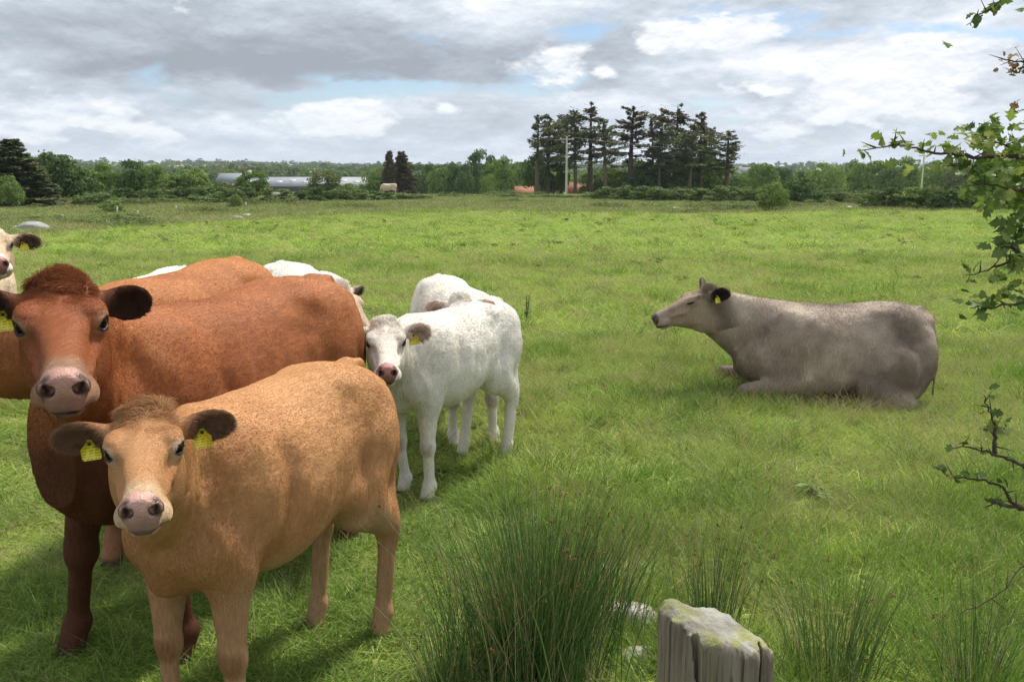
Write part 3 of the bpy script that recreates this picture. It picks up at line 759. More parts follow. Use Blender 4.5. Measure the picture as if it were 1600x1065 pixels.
def lerp(a, b, t): return a + (np.asarray(b, float) - a) * t[:, None]
def base_coat(c, main, light, dark, face=None, muzz=None, nosec=(.42, .25, .21), nosedark=(.16, .09, .08), earin=(.10, .055, .035), earrim=None, eyering=(.62, .52, .42),
              belly=None, darkamt=.5, patch=.5, legs=None, chest=None, hoof=(.05, .04, .035), neckdark=.0, grey=None, pollc=None, knee=.0, dung=.35):
    V = c.V; h = c.H; n = c.n; main = np.array(main, float)
    n1 = vnoise(V * np.array((1, 1, .8)), 3.6, c.seed, 4); n2 = vnoise(V, 12, c.seed + 3, 3)
    col = np.tile(main, (n, 1))
    col = lerp(col, light, smooth(.45, .8, n1) * patch)
    col = lerp(col, dark, smooth(.5, .25, n1) * patch * .8)
    col *= (1 + (n2[:, None] - .5) * .22)
    zz = V[:, 2] - (c.dz if c.lying else 0)
    n4 = vnoise(V * np.array((.5, 1, 1.2)), 16, c.seed + 21, 3); col = lerp(col, np.array(dark) * .8, smooth(.62, .78, n4) * .15 * patch)
    if dung: col = lerp(col, (.10, .075, .045), smooth(.60, .74, vnoise(V * np.array((1, 1, .6)), 8, c.seed + 30, 3)) * smooth(-.2, -.7, V[:, 0]) * smooth(1.25, .9, zz) * dung)
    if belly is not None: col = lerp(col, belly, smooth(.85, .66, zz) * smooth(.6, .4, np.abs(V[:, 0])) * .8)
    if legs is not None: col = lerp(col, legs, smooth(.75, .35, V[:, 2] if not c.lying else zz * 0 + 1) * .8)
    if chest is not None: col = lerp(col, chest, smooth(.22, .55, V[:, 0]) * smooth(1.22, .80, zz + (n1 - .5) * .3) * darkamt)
    if knee and not c.lying: col = lerp(col, np.array(dark) * .5, knee * smooth(.07, .03, np.abs(V[:, 2] - .42)) * smooth(.1, .3, V[:, 0]) * smooth(.0, .6, c.N[:, 0]))
    hm = c.head * smooth(-.14, .0, h[:, 0]) * (h[:, 0] > -.2) * (h[:, 2] > -.32) * (np.abs(h[:, 1]) < .42)
    if face is not None: col = lerp(col, np.array(face), hm * .85)
    if pollc is not None: col = lerp(col, pollc, hm * smooth(.14, .0, h[:, 0] + (n2 - .5) * .12) * .75)
    col = lerp(col, np.array(dark) * .9, hm * .35 * smooth(.5, .75, vnoise(h * 1.0, 14, c.seed + 8, 2)) )
    if muzz is not None: col = lerp(col, muzz, smooth(.40, .445, h[:, 0] + np.abs(h[:, 1]) * .3 + (n2 - .5) * .03) * hm)
    er = c.earmask
    if er.any():
        if earrim is not None: col = lerp(col, earrim, er * .7)
        col = lerp(col, earin, c.earin * .95)
        col = lerp(col, np.array(earin) * .45, c.earin * smooth(.55, .7, vnoise(V, 45, c.seed, 2)) * .7)
    if c.head:
        de = c.eyed
        col = lerp(col, eyering, smooth(.044, .029, de + (n2 - .5) * .014) * .62 * smooth(.02, .03, de))
        col = lerp(col, (.02, .014, .012), smooth(.029, .024, de))
        nc = lerp(np.tile(np.array(nosec, float), (n, 1)), nosedark, smooth(-.055, -.105, h[:, 2]) * .75)
        nc *= (1 + (vnoise(V, 60, 2, 2)[:, None] - .5) * .35)
        col = col * (1 - c.nose[:, None]) + nc * c.nose[:, None]
        # nostril hollow
        dn = np.sqrt(((h[:, 0] - .505) * .8) ** 2 + (np.abs(h[:, 1]) - .039) ** 2 + ((h[:, 2] + .058) * .7) ** 2)
        col = lerp(col, (.03, .015, .013), np.maximum(smooth(.020, .010, dn), smooth(.032, .018, dn) * smooth(.8, .3, c.N @ c.HM[:, 0]) * smooth(.512, .50, h[:, 0])) * .92)
        col = lerp(col, np.array(nosedark) * .35, c.mouth * .85)
    hf_ = smooth(.065, .05, V[:, 2]) if not c.lying else np.zeros(n)
    col = lerp(col, hoof, hf_)
    den = np.clip(1 - c.nose * 1.0 - c.eye - hf_ - c.mouth * .6, 0, 1)
    # hair length and flow
    hl = np.ones(n)
    hl = hl * (1 - .45 * hm) * (1 - .45 * (smooth(.75, .5, V[:, 2]) if not c.lying else 0))
    hl += smooth(.35, .75, V[:, 0]) * (1 - hm) * .25
    hl = np.where(c.earin > .3, 1.9, hl); hl *= np.where(c.nose > .3, .3, 1)
    flow = np.tile(np.array((-1.0, 0, -.35)), (n, 1))
    dn_ = np.tile(np.array((-.25, 0, -1.0)), (n, 1))
    wl = smooth(1.15, .75, V[:, 2] - (c.dz)); flow = flow * (1 - wl[:, None]) + dn_ * wl[:, None]
    if c.head:
        ff = c.HM @ np.array((1.0, 0, 0)); side = c.HM[:, 1]
        # face hair: fans out from the forehead whorl down the nose and up to the poll
        rel = h - np.array((.16, 0, .03)); fw = (rel[:, 0:1] * 1.0) * c.HM[:, 0] + rel[:, 1:2] * c.HM[:, 1] * 1.4 + rel[:, 2:3] * c.HM[:, 2]
        fw /= np.linalg.norm(fw, axis=1)[:, None] + 1e-6
        flow = flow * (1 - hm[:, None]) + fw * hm[:, None]
        nk = smooth(.35, .6, V[:, 0]) * (1 - hm)
        flow = flow * (1 - .6 * nk[:, None]) + .6 * nk[:, None] * np.array((-.2, 0, -1.0))
        for s_, (ec, d_, nrm, Me) in c.ears.items():
            m = c.earmask * (((V - ec) @ Me)[:, 0] > -.2) * (np.linalg.norm(V - ec, axis=1) < .16)
            flow = flow * (1 - m[:, None]) + m[:, None] * (d_ - np.array((0, 0, .3)))
        pl = c.pollamt * hm * smooth(.17, .0, h[:, 0] + (n2 - .5) * .10) * smooth(-.07, -.0, h[:, 2]) * smooth(.11, .04, np.abs(h[:, 1])) * (.45 + 1.1 * vnoise(V, 26, 6, 2))
        hl += pl * 3.8
        flow = flow + pl[:, None] * (c.HM[:, 0] * (.5 + 2.2 * (vnoise(V, 20, 7)[:, None] - .35)) + c.HM[:, 2] * .9 + c.HM[:, 1] * (vnoise(V, 18, 5)[:, None] - .5) * 4.5)
        c.fine = np.clip(hm + c.earmask, 0, 1) * 1.2
    else: c.fine = np.zeros(n)
    return col, hl, den, flow
def coat(**kw):
    pa = kw.pop('pollamt', 1.0)
    def f(c):
        c.pollamt = pa; return base_coat(c, **kw)
    return f
# ------------------------------------------------------------------ ground and far country
def field_z(x, y):
    """gentle unevenness of the field, sloping hardly at all; far hills beyond 300 m"""
    p = np.stack([x, y, np.zeros_like(x)], 1)
    near = (vnoise(p, .35, 31, 2) - .5) * .07 * smooth(0, 3, y) + (vnoise(p, .06, 33, 2) - .5) * .5 * smooth(14, 60, y)
    rough = smooth(38, 52, y + x * .22) * (vnoise(p, .25, 35, 3) - .42) * .35 * smooth(400, 150, y)
    d = np.sqrt(x * x + y * y); az = x / np.maximum(y, 1)
    hill = smooth(320, 1500, d) * (8 + 10 * vnoise(p, .0016, 37, 2)) + smooth(900, 2600, d) * (8 + 26 * vnoise(p, .0011, 39, 3)) - 3.0 * smooth(104, 165, d) * smooth(480, 320, d)
    hill *= np.where(y > 0, 1, .6) * (1 + .25 * smooth(.1, -.4, az))
    return near + rough + hill * 1.0
def zat(x, y): return float(field_z(np.array([x]), np.array([y]))[0])

def rough_edge(x, y):
    """positive inside the rough ground beyond the pasture"""
    return y + .09 * np.maximum(-x - 3, 0) ** 2 + 5 * (vnoise(np.stack([x, y, x * 0], 1), .14, 5, 2) - .5) - 53

def sheet(name, x0, x1, y0, y1, nx, ny, mat, zoff=0.0, warp=False):
    u = np.linspace(0, 1, nx); v = np.linspace(0, 1, ny)
    X, Y = np.meshgrid(x0 + (x1 - x0) * u, y0 + (y1 - y0) * v, indexing='ij')
    X = X.ravel(); Y = Y.ravel(); Z = field_z(X, Y) + zoff
    i = np.arange(nx - 1)[:, None] * ny + np.arange(ny - 1)[None]; i = i.ravel()
    F = np.stack([i, i + ny, i + ny + 1, i + 1], 1)
    o = mesh_np(name, np.stack([X, Y, Z], 1), F, [mat]); o['kind'] = 'structure'; return o

def polar(name, r0, r1, nr, na, mat):
    """ground out to the horizon, rings that grow with distance"""
    r = np.geomspace(r0, r1, nr); a = np.linspace(0, 2 * np.pi, na, endpoint=False)
    Rr, A = np.meshgrid(r, a, indexing='ij'); X = (Rr * np.sin(A)).ravel(); Y = (Rr * np.cos(A)).ravel(); Z = field_z(X, Y)
    V = np.stack([X, Y, Z], 1); V = np.concatenate([V, [[0, 0, 0]]])
    i = np.arange(nr - 1)[:, None] * na; j = np.arange(na)[None]; j2 = (j + 1) % na
    F = np.stack([i + j, i + na + j, i + na + j2, i + j2], -1).reshape(-1, 4)[:, ::-1]
    T = np.array([(nr * na, k, (k + 1) % na) for k in range(na)])
    o = mesh_np(name, V, [F, T[:, ::-1]], [mat]); o['kind'] = 'structure'; return o

def ground_mat():
    m, nt, N, L = new_mat('pasture'); out = N('ShaderNodeOutputMaterial'); b = N('ShaderNodeBsdfPrincipled'); L(b.outputs[0], out.inputs[0])
    b.inputs['Roughness'].default_value = .95; b.inputs['Specular IOR Level'].default_value = .1
    geo = N('ShaderNodeNewGeometry'); sep = N('ShaderNodeSeparateXYZ'); L(geo.outputs['Position'], sep.inputs[0])
    X, Y, Z = sep.outputs
    def n(scale, d=5, r=.6, sc3=(1, 1, 1)):
        mp = N('ShaderNodeMapping'); mp.inputs['Scale'].default_value = sc3; L(geo.outputs['Position'], mp.inputs[0])
        t = N('ShaderNodeTexNoise'); t.inputs['Scale'].default_value = scale; t.inputs['Detail'].default_value = d; t.inputs['Roughness'].default_value = r
        L(mp.outputs[0], t.inputs['Vector']); return t.outputs[0]
    grass = nmix(nt, nramp(nt, n(.35, 6), [(.35, 0.0), (.68, 1.0)]), (.15, .25, .045), (.24, .32, .06))
    grass = nmix(nt, nramp(nt, n(2.2, 6, .7), [(.48, 0.0), (.72, .65)]), grass, (.085, .18, .03))
    grass = nmix(nt, nramp(nt, n(1.1, 6, .7, (1, 1, 1)), [(.62, 0.0), (.75, .30)]), grass, (.26, .24, .10))
    rough = nmix(nt, nramp(nt, n(.5, 7, .7), [(.35, 0.0), (.65, 1.0)]), (.15, .19, .06), (.22, .25, .085))
    rough = nmix(nt, nramp(nt, n(.9, 7, .7), [(.54, 0.0), (.68, .7)]), rough, (.15, .12, .07))
    lx = nmath(nt, 'MAXIMUM', nmath(nt, 'SUBTRACT', nmath(nt, 'MULTIPLY', X, -1.0), 3.0), 0.0); lx = nmath(nt, 'MULTIPLY', nmath(nt, 'MULTIPLY', lx, lx), .09)
    edge = nmath(nt, 'ADD', nmath(nt, 'ADD', Y, lx), nmath(nt, 'MULTIPLY', n(.12, 4), 8.0))
    isr = nmath(nt, 'MULTIPLY', nmath(nt, 'SUBTRACT', edge, 57.0), .35, True)
    c = nmix(nt, isr, grass, rough)
    # the next field, and far patchwork of fields
    f2 = nmath(nt, 'MULTIPLY', nmath(nt, 'SUBTRACT', Y, 96.0), .2, True)
    c = nmix(nt, f2, c, nmix(nt, n(.05, 4), (.20, .26, .07), (.26, .30, .09)))
    vo = N('ShaderNodeTexVoronoi'); vo.inputs['Scale'].default_value = .0052; vo.inputs['Randomness'].default_value = .85; L(geo.outputs['Position'], vo.inputs['Vector'])
    sp = N('ShaderNodeSeparateColor'); L(vo.outputs['Color'], sp.inputs[0])
    patch = nramp(nt, sp.outputs[0], [(0.0, (.13, .20, .05)), (.3, (.18, .26, .065)), (.55, (.24, .28, .08)), (.75, (.15, .24, .06)), (.92, (.42, .36, .15))])
    far = nmath(nt, 'MULTIPLY', nmath(nt, 'SUBTRACT', Y, 260.0), .01, True)
    c = nmix(nt, far, c, patch)
    # thatch and soil between the tufts where the grass is modelled blade by blade
    nearf = nmath(nt, 'SUBTRACT', 1.0, nmath(nt, 'MULTIPLY', nmath(nt, 'SUBTRACT', Y, 12.0), .09, True), True)
    c = nmix(nt, nmath(nt, 'MULTIPLY', nearf, .8), c, nmix(nt, n(7, 6, .7), (.030, .032, .014), (.075, .085, .03)))
    L(c, b.inputs['Base Color'])
    bp = N('ShaderNodeBump'); bp.inputs['Strength'].default_value = .8; bp.inputs['Distance'].default_value = .08; L(n(6, 6, .7), bp.inputs['Height']); L(bp.outputs[0], b.inputs['Normal'])
    return m
M_GROUND = ground_mat()

# blades and leaves
def leaf_mat(name, c1, c2, c3, trans=.35, nscale=.8, rnd=.5, rough=.6, tip=None):
    m, nt, N, L = new_mat(name); out = N('ShaderNodeOutputMaterial')
    geo = N('ShaderNodeNewGeometry'); t = N('ShaderNodeTexNoise'); t.inputs['Scale'].default_value = nscale; t.inputs['Detail'].default_value = 4; t.inputs['Roughness'].default_value = .65
    L(geo.outputs['Position'], t.inputs['Vector'])
    oi = N('ShaderNodeObjectInfo'); ri = geo.outputs['Random Per Island']
    c = nmix(nt, nramp(nt, t.outputs[0], [(.36, 0.0), (.64, 1.0)]), c1, c2)
    c = nmix(nt, nramp(nt, ri, [(rnd, 0.0), (1.0, .9)]), c, c3)
    c = nmix(nt, nmath(nt, 'MULTIPLY', oi.outputs['Random'], .55), c, c3)
    v = nmath(nt, 'ADD', nmath(nt, 'MULTIPLY', ri, .5), .75)
    hs = N('ShaderNodeHueSaturation'); L(v, hs.inputs['Value']); L(c, hs.inputs['Color']); c = hs.outputs[0]
    if tip is not None:
        a = N('ShaderNodeAttribute'); a.attribute_name = 'Col'
        sc_ = N('ShaderNodeSeparateColor'); L(a.outputs['Color'], sc_.inputs[0])
        c = nmix(nt, sc_.outputs[0], c, tip)
    d = N('ShaderNodeBsdfDiffuse'); L(c, d.inputs['Color']); tr = N('ShaderNodeBsdfTranslucent'); L(nmix(nt, .5, c, (.4, .55, .05), 'SOFT_LIGHT'), tr.inputs['Color'])
    g = N('ShaderNodeBsdfGlossy'); g.inputs['Roughness'].default_value = rough; g.inputs['Color'].default_value = (.8, .8, .8, 1)
    m1 = N('ShaderNodeMixShader'); m1.inputs[0].default_value = trans; L(d.outputs[0], m1.inputs[1]); L(tr.outputs[0], m1.inputs[2])
    m2 = N('ShaderNodeMixShader'); m2.inputs[0].default_value = .018; L(m1.outputs[0], m2.inputs[1]); L(g.outputs[0], m2.inputs[2])
    L(m2.outputs[0], out.inputs[0]); return m
M_GRASS = leaf_mat('grass_blade', (.18, .38, .045), (.38, .54, .072), (.55, .56, .19), .38, 1.1, .72)
M_GRASS2 = leaf_mat('dark_grass_blade', (.10, .20, .035), (.18, .30, .05), (.30, .38, .08), .35, .9, .7)
M_DRY = leaf_mat('dry_stalk', (.42, .34, .17), (.36, .30, .13), (.50, .42, .24), .2, 3, .5)
M_RUSH = leaf_mat('rush_stem', (.055, .14, .035), (.10, .20, .045), (.19, .28, .08), .15, 2, .75)
M_RUSHHEAD = leaf_mat('rush_flower', (.20, .095, .04), (.26, .14, .06), (.30, .18, .09), .1, 2, .5)

def blades(n, h, hw, spread, lean=.35, seed=0, curl=.5, seg=3, wmul=1.0, hvar=.5):
    """a patch of grass blades, each a tapering bent strip"""
    r = np.random.default_rng(seed)
    bx = r.normal(0, spread, n) if spread > 0 else np.zeros(n); by = r.normal(0, spread, n)
    H = h * (1 - hvar + hvar * 1.6 * r.random(n)); a = r.random(n) * 2 * np.pi; ln = lean * (0.3 + r.random(n)) ; w = hw * (.6 + .8 * r.random(n)) * wmul
    fa = a + r.normal(0, 1.2, n)
    V = []; k = seg + 1
    for i in range(k):
        t = i / seg; bend = ln * t + curl * t * t * ln * 1.8
        x = bx + np.cos(a) * bend * H; y = by + np.sin(a) * bend * H; z = H * (t - .42 * ln * t * t * curl * 1.2) - .01
        ww = w * (1 - t) ** .7 if i < seg else w * 0
        if i < seg:
            V.append(np.stack([x - np.sin(fa) * ww, y + np.cos(fa) * ww, z], 1)); V.append(np.stack([x + np.sin(fa) * ww, y - np.cos(fa) * ww, z], 1))
        else: V.append(np.stack([x, y, z], 1))
    V = np.stack(V, 1)      # n, 2*seg+1, 3
    m = 2 * seg + 1; base = np.arange(n)[:, None] * m
    q = np.concatenate([base + np.array([2 * i, 2 * i + 1, 2 * i + 3, 2 * i + 2])[None] for i in range(seg - 1)]) if seg > 1 else np.zeros((0, 4), int)
    t_ = base + np.array([2 * seg - 2, 2 * seg - 1, 2 * seg])[None]
    return V.reshape(-1, 3), [q, t_]

PROTO = bpy.data.collections.new('prototypes')
def proto(name, v, f, mats, mi=None):
    """a piece that is only instanced (kept out of the scene's own list)"""
    o = mesh_np(name, v, f, mats, None, False, mi); COL.objects.unlink(o); PROTO.objects.link(o); return o
_pi = [0]
def scatter(name, pts, rot, scl, protos, pick=None, kind='stuff', parent=None, tilt=None):
    """one object: point positions with a geometry-nodes instancer over the given prototypes"""
    _pi[0] += 1
    c = bpy.data.collections.new('set_%s_%d' % (name, _pi[0]))
    for i, p in enumerate(protos):
        p.name = '%s_%02d_%02d' % (p.name.split('.')[0][:30], _pi[0], i)
        c.objects.link(p)
        if p.name in PROTO.objects: PROTO.objects.unlink(p)
    n = len(pts); me = bpy.data.meshes.new(name); me.vertices.add(n); me.vertices.foreach_set('co', np.ascontiguousarray(pts, np.float32).ravel())
    r3 = np.zeros((n, 3), np.float32); r3[:, 2] = rot
    if tilt is not None: r3[:, :2] = tilt
    a = me.attributes.new('rot', 'FLOAT_VECTOR', 'POINT'); a.data.foreach_set('vector', r3.ravel())
    s3 = np.asarray(scl, np.float32); s3 = np.repeat(s3[:, None], 3, 1) if s3.ndim == 1 else s3
    a = me.attributes.new('scl', 'FLOAT_VECTOR', 'POINT'); a.data.foreach_set('vector', np.ascontiguousarray(s3).ravel())
    if pick is None: pick = rng.integers(0, len(protos), n)
    a = me.attributes.new('pick', 'INT', 'POINT'); a.data.foreach_set('value', np.asarray(pick, np.int32))
    o = bpy.data.objects.new(name, me); COL.objects.link(o)
    ng = bpy.data.node_groups.new('scatter_' + name, 'GeometryNodeTree')
    ng.interface.new_socket('Geometry', in_out='INPUT', socket_type='NodeSocketGeometry'); ng.interface.new_socket('Geometry', in_out='OUTPUT', socket_type='NodeSocketGeometry')
    N = ng.nodes.new; L = ng.links.new
    gi = N('NodeGroupInput'); go = N('NodeGroupOutput'); iop = N('GeometryNodeInstanceOnPoints'); ci = N('GeometryNodeCollectionInfo')
    ci.inputs['Collection'].default_value = c; ci.inputs['Separate Children'].default_value = True; ci.inputs['Reset Children'].default_value = True
    def at_(nm, ty):
        q = N('GeometryNodeInputNamedAttribute'); q.data_type = ty; q.inputs['Name'].default_value = nm; return q.outputs['Attribute']
    L(gi.outputs[0], iop.inputs['Points']); L(ci.outputs[0], iop.inputs['Instance']); iop.inputs['Pick Instance'].default_value = True
    L(at_('pick', 'INT'), iop.inputs['Instance Index'])
    e2 = N('FunctionNodeEulerToRotation'); L(at_('rot', 'FLOAT_VECTOR'), e2.inputs[0]); L(e2.outputs[0], iop.inputs['Rotation'])
    L(at_('scl', 'FLOAT_VECTOR'), iop.inputs['Scale']); L(iop.outputs[0], go.inputs[0])
    md = o.modifiers.new('scatter', 'NODES'); md.node_group = ng
    if kind: o['kind'] = kind
    if parent is not None: o.parent = parent
    return o

def in_view(y0, y1, n, margin=1.12, power=1.0):
    """points in the wedge of ground seen from the gateway, between two distances"""
    u = rng.random(n); y = np.sqrt(y0 ** 2 + (y1 ** 2 - y0 ** 2) * u)
    x = (rng.random(n) * 2 - 1) * ((800 / FPX) * margin * y + .9)
    return x, y

def grass():
    g1 = [proto('grass_tuft', *blades(25, .125, .0054, .040, .62, 100 + i, .9, 3), [M_GRASS]) for i in range(6)]
    g2 = [proto('grass_tuft', *blades(34, .19, .0042, .040, .45, 120 + i, .8, 3), [M_GRASS2]) for i in range(3)]
    g3 = [proto('dry_tuft', *blades(10, .26, .0016, .05, .5, 140 + i, .6, 3), [M_DRY]) for i in range(2)]
    def band(name, y0, y1, n, s0, s1, hmul=1.0, tall=.12, dry=.03):
        x, y = in_view(y0, y1, n); k = rough_edge(x, y) < rng.normal(0, .8, n); gap = vnoise(np.stack([x, y, x * 0], 1), 4.5, 57, 2) + .35 * vnoise(np.stack([x, y, x * 0], 1), .5, 58, 1); k &= ~((gap < .50) & (rng.random(n) < .72) & (y < 13)); x, y = x[k], y[k]; n = len(x); z = field_z(x, y)
        p = np.stack([x, y, z], 1); nn = vnoise(p * np.array((1, 1, 0)), .9, 51, 3); n2 = vnoise(p * np.array((1, 1, 0)), 3.0, 53, 2)
        pick = rng.integers(0, 6, n); isT = (nn + .35 * (n2 - .5) + rng.normal(0, .05, n)) > (.66 - tall * .6); pick = np.where(isT & (rng.random(n) < .75), 6 + rng.integers(0, 3, n), pick)
        pick = np.where(rng.random(n) < dry, 9 + rng.integers(0, 2, n), pick)
        s = s0 + (s1 - s0) * rng.random(n); hs = (.40 + 1.0 * nn + .8 * n2 ** 2) * hmul
        hs = hs * np.where((x < .1 - .05 * y) & (y < 7.5), .55, 1.0)          # grazed and trodden short where the herd stands
        S = np.stack([s, s, s * hs], 1)
        o = scatter(name, p, rng.random(n) * 6.28, S, [q for q in protos_()], pick)
        return o
    allp = g1 + g2 + g3
    def protos_(): 
        out = []
        for q in allp:
            c = q.copy(); PROTO.objects.link(c); out.append(c)
        return out
    band('pasture_grass', 2.1, 5.5, 16500, .62, 1.05, .95, .16, .05)
    band('pasture_grass', 5.5, 11, 25000, .8, 1.3, .85, .10, .03)
    band('pasture_grass', 11, 24, 26000, 1.1, 2.0, .62, .05, .02)
    band('pasture_grass', 24, 56, 20000, 2.0, 3.6, .40, .04, .02)
# ------------------------------------------------------------------ trees, hedges, farm
M_BARK = simple_mat('bark', (.09, .07, .05), (.16, .13, .10), 3, .95, .6)
M_BARKPALE = simple_mat('pale_bark', (.20, .18, .15), (.12, .10, .08), 3, .95, .6)
def crown_mat(name, a, b, c, ns=.6): return leaf_mat(name, a, b, c, .28, ns, .6, .7)
M_CROWN = [crown_mat('crown_mid_green', (.10, .18, .045), (.17, .26, .065), (.23, .30, .09)),
           crown_mat('crown_dark_green', (.065, .12, .042), (.105, .175, .055), (.15, .20, .075)),
           crown_mat('crown_light_green', (.15, .24, .065), (.23, .31, .09), (.28, .34, .11)),
           crown_mat('crown_olive', (.12, .15, .06), (.18, .21, .08), (.22, .24, .10)),
           crown_mat('needles_dark', (.10, .14, .07), (.165, .19, .09), (.21, .20, .125), 1.2),
           crown_mat('needles_brown', (.095, .080, .055), (.14, .115, .075), (.17, .14, .09), 1.2),
           crown_mat('hedge_green', (.11, .17, .055), (.17, .235, .075), (.21, .26, .10), .9)]
def leafcards(C, Nrm, size, r, aspect=1.6):
    """one small bent leaf-clump face pair per point"""
    n = len(C); a = r.normal(size=(n, 3)); a /= np.linalg.norm(a, axis=1)[:, None]
    u = np.cross(Nrm, a); u /= np.linalg.norm(u, axis=1)[:, None] + 1e-9; w = np.cross(Nrm, u)
    s = (size * (.5 + r.random(n)))[:, None]
    u = u * s * aspect * .5; w = w * s * .5; m = Nrm * s * .18
    V = np.stack([C - u, C - w + m, C + u, C + w + m], 1).reshape(-1, 3)
    F = np.arange(n * 4).reshape(n, 4); return V, np.concatenate([F[:, [0, 1, 2]], F[:, [0, 2, 3]]])
def crown_mesh(seed, n, lobes, spread=(1, 1, 1), leaf=.03, shell=.75, base=0.25, round_=.5, top_bias=0.0):
    """unit crown: 1 high, about 1 wide, standing on z=0; lobes cluster into an uneven outline"""
    r = np.random.default_rng(seed); Cs = []; Ns = []
    L = []
    for i in range(lobes):
        a = r.random() * 6.28; z = base + (1 - base) * (.12 + .80 * r.random()); zz = (z - base) / (1 - base)
        rr = .5 * (math.sin(math.pi * min(1, max(.12, zz * .85 + .12))) ** round_) * (.25 + .75 * math.sqrt(r.random()))
        L.append((rr * math.cos(a), rr * math.sin(a), z, (.11 + .13 * r.random()) * (1.15 - .4 * zz)))
    w = np.array([l[3] ** 2 for l in L]); k = r.choice(lobes, n, p=w / w.sum()); L = np.array(L)
    d = r.normal(size=(n, 3)); d /= np.linalg.norm(d, axis=1)[:, None]; d[:, 2] = np.where(d[:, 2] < -.3, -d[:, 2], d[:, 2])
    q = L[k, 3] * (shell + (1 - shell) * r.random(n) + np.where(r.random(n) < .12, r.random(n) * .35, 0))
    C = L[k, :3] + d * q[:, None] * np.array((1, 1, .8)); nn = vnoise(C, 9, seed, 2)
    C = C + d * ((nn - .5) * .10)[:, None]; keep = vnoise(C, 14, seed + 1, 1) > .22
    C, d = C[keep], d[keep]; C[:, :2] *= np.array(spread)[:2]; C[:, 2] = np.maximum(C[:, 2], base * .7)
    nr = d + r.normal(0, .55, d.shape); nr /= np.linalg.norm(nr, axis=1)[:, None]
    return leafcards(C, nr, np.full(len(C), leaf), r)
def broad_trunk(seed):
    r = np.random.default_rng(seed); mb = MB()
    mb.tube([(0, 0, -.05), (.005, 0, .15), (.0, .01, .35), (.01, 0, .6)], [.03, .024, .018, .006], 7)
    for i in range(7):
        a = i * 2.4 + r.random(); z = .2 + .05 * i; e = (.26 + .1 * r.random())
        mb.tube([(0, 0, z), (e * .45 * math.cos(a), e * .45 * math.sin(a), z + .1), (e * math.cos(a), e * math.sin(a), z + .24)], [.012, .008, .003], 5)
    return mb
PINES = {}
def pine_mesh(seed, kind='pine'):
    """unit conifer, 1 high; pine: bare lower stem and open whorls; spruce: full cone to the ground"""
    r = np.random.default_rng(seed); mb = MB(); pts = []; nrm = []; sz = []
    lean = r.normal(0, .015, 2); H = lambda t: np.array((lean[0] * t * t, lean[1] * t * t, t))
    mb.tube([H(t) * (1, 1, 1) - (0, 0, .03 if t == 0 else 0) for t in (0, .2, .4, .6, .8, .97)], [.017, .0145, .012, .009, .006, .002], 6)
    start = .34 if kind == 'pine' else .04; nb = 58 if kind == 'pine' else 90
    for i in range(nb):
        t = start + (1 - start) * (i / nb) ** .92 * .97; a = i * 2.399 + r.random() * .7
        if kind == 'pine':
            u = (t - start) / (1 - start); e = (.055 + .125 * math.sin(math.pi * min(1, u * .72 + .28)) ** 1.0) * (.35 + 1.05 * r.random()) * (1.1 - .25 * u) * (.75 + .5 * math.sin(a + seed))
            if u < .3: e *= .45 + .8 * r.random()
            rise = .10 + .45 * u + .25 * r.normal(0, 1) * .6
            t = t + r.normal(0, .012)
        else: e = (.02 + .235 * (1 - t) ** .82) * (.75 + .4 * r.random()); rise = -.10 + .35 * t
        o = H(t); dr = np.array((math.cos(a), math.sin(a), 0)); p1 = o + dr * e * .5 + (0, 0, e * rise * .3); p2 = o + dr * e + (0, 0, e * rise)
        mb.tube([o, p1, p2], [.0048 * (1.15 - t), .0034 * (1.15 - t), .0014], 4)
        if kind == 'pine' and ((u < .16 and r.random() < .6) or r.random() < .14): continue
        m = int((210 if kind == 'spruce' else 150) * e / .15) + 10
        s = .18 + .82 * r.random(m) ** .8; side = r.normal(0, 1, m) * e * .17 * (1.15 - s * .6); sd = np.array((-dr[1], dr[0], 0))
        c = o + dr * (e * s)[:, None] + sd * side[:, None]; c[:, 2] += e * rise * s * s * .9 + r.normal(0, .006, m) - np.abs(r.normal(0, .010, m))
        pts.append(c); nn = np.array((0, 0, 1.0)) + r.normal(0, .55, (m, 3)); nrm.append(nn / np.linalg.norm(nn, axis=1)[:, None]); sz.append(np.full(m, .0105 if kind == 'pine' else .017))
    C = np.concatenate(pts); V, F = leafcards(C, np.concatenate(nrm), np.concatenate(sz), r, 1.9)
    return mb, V, F
TREE_CACHE = {}
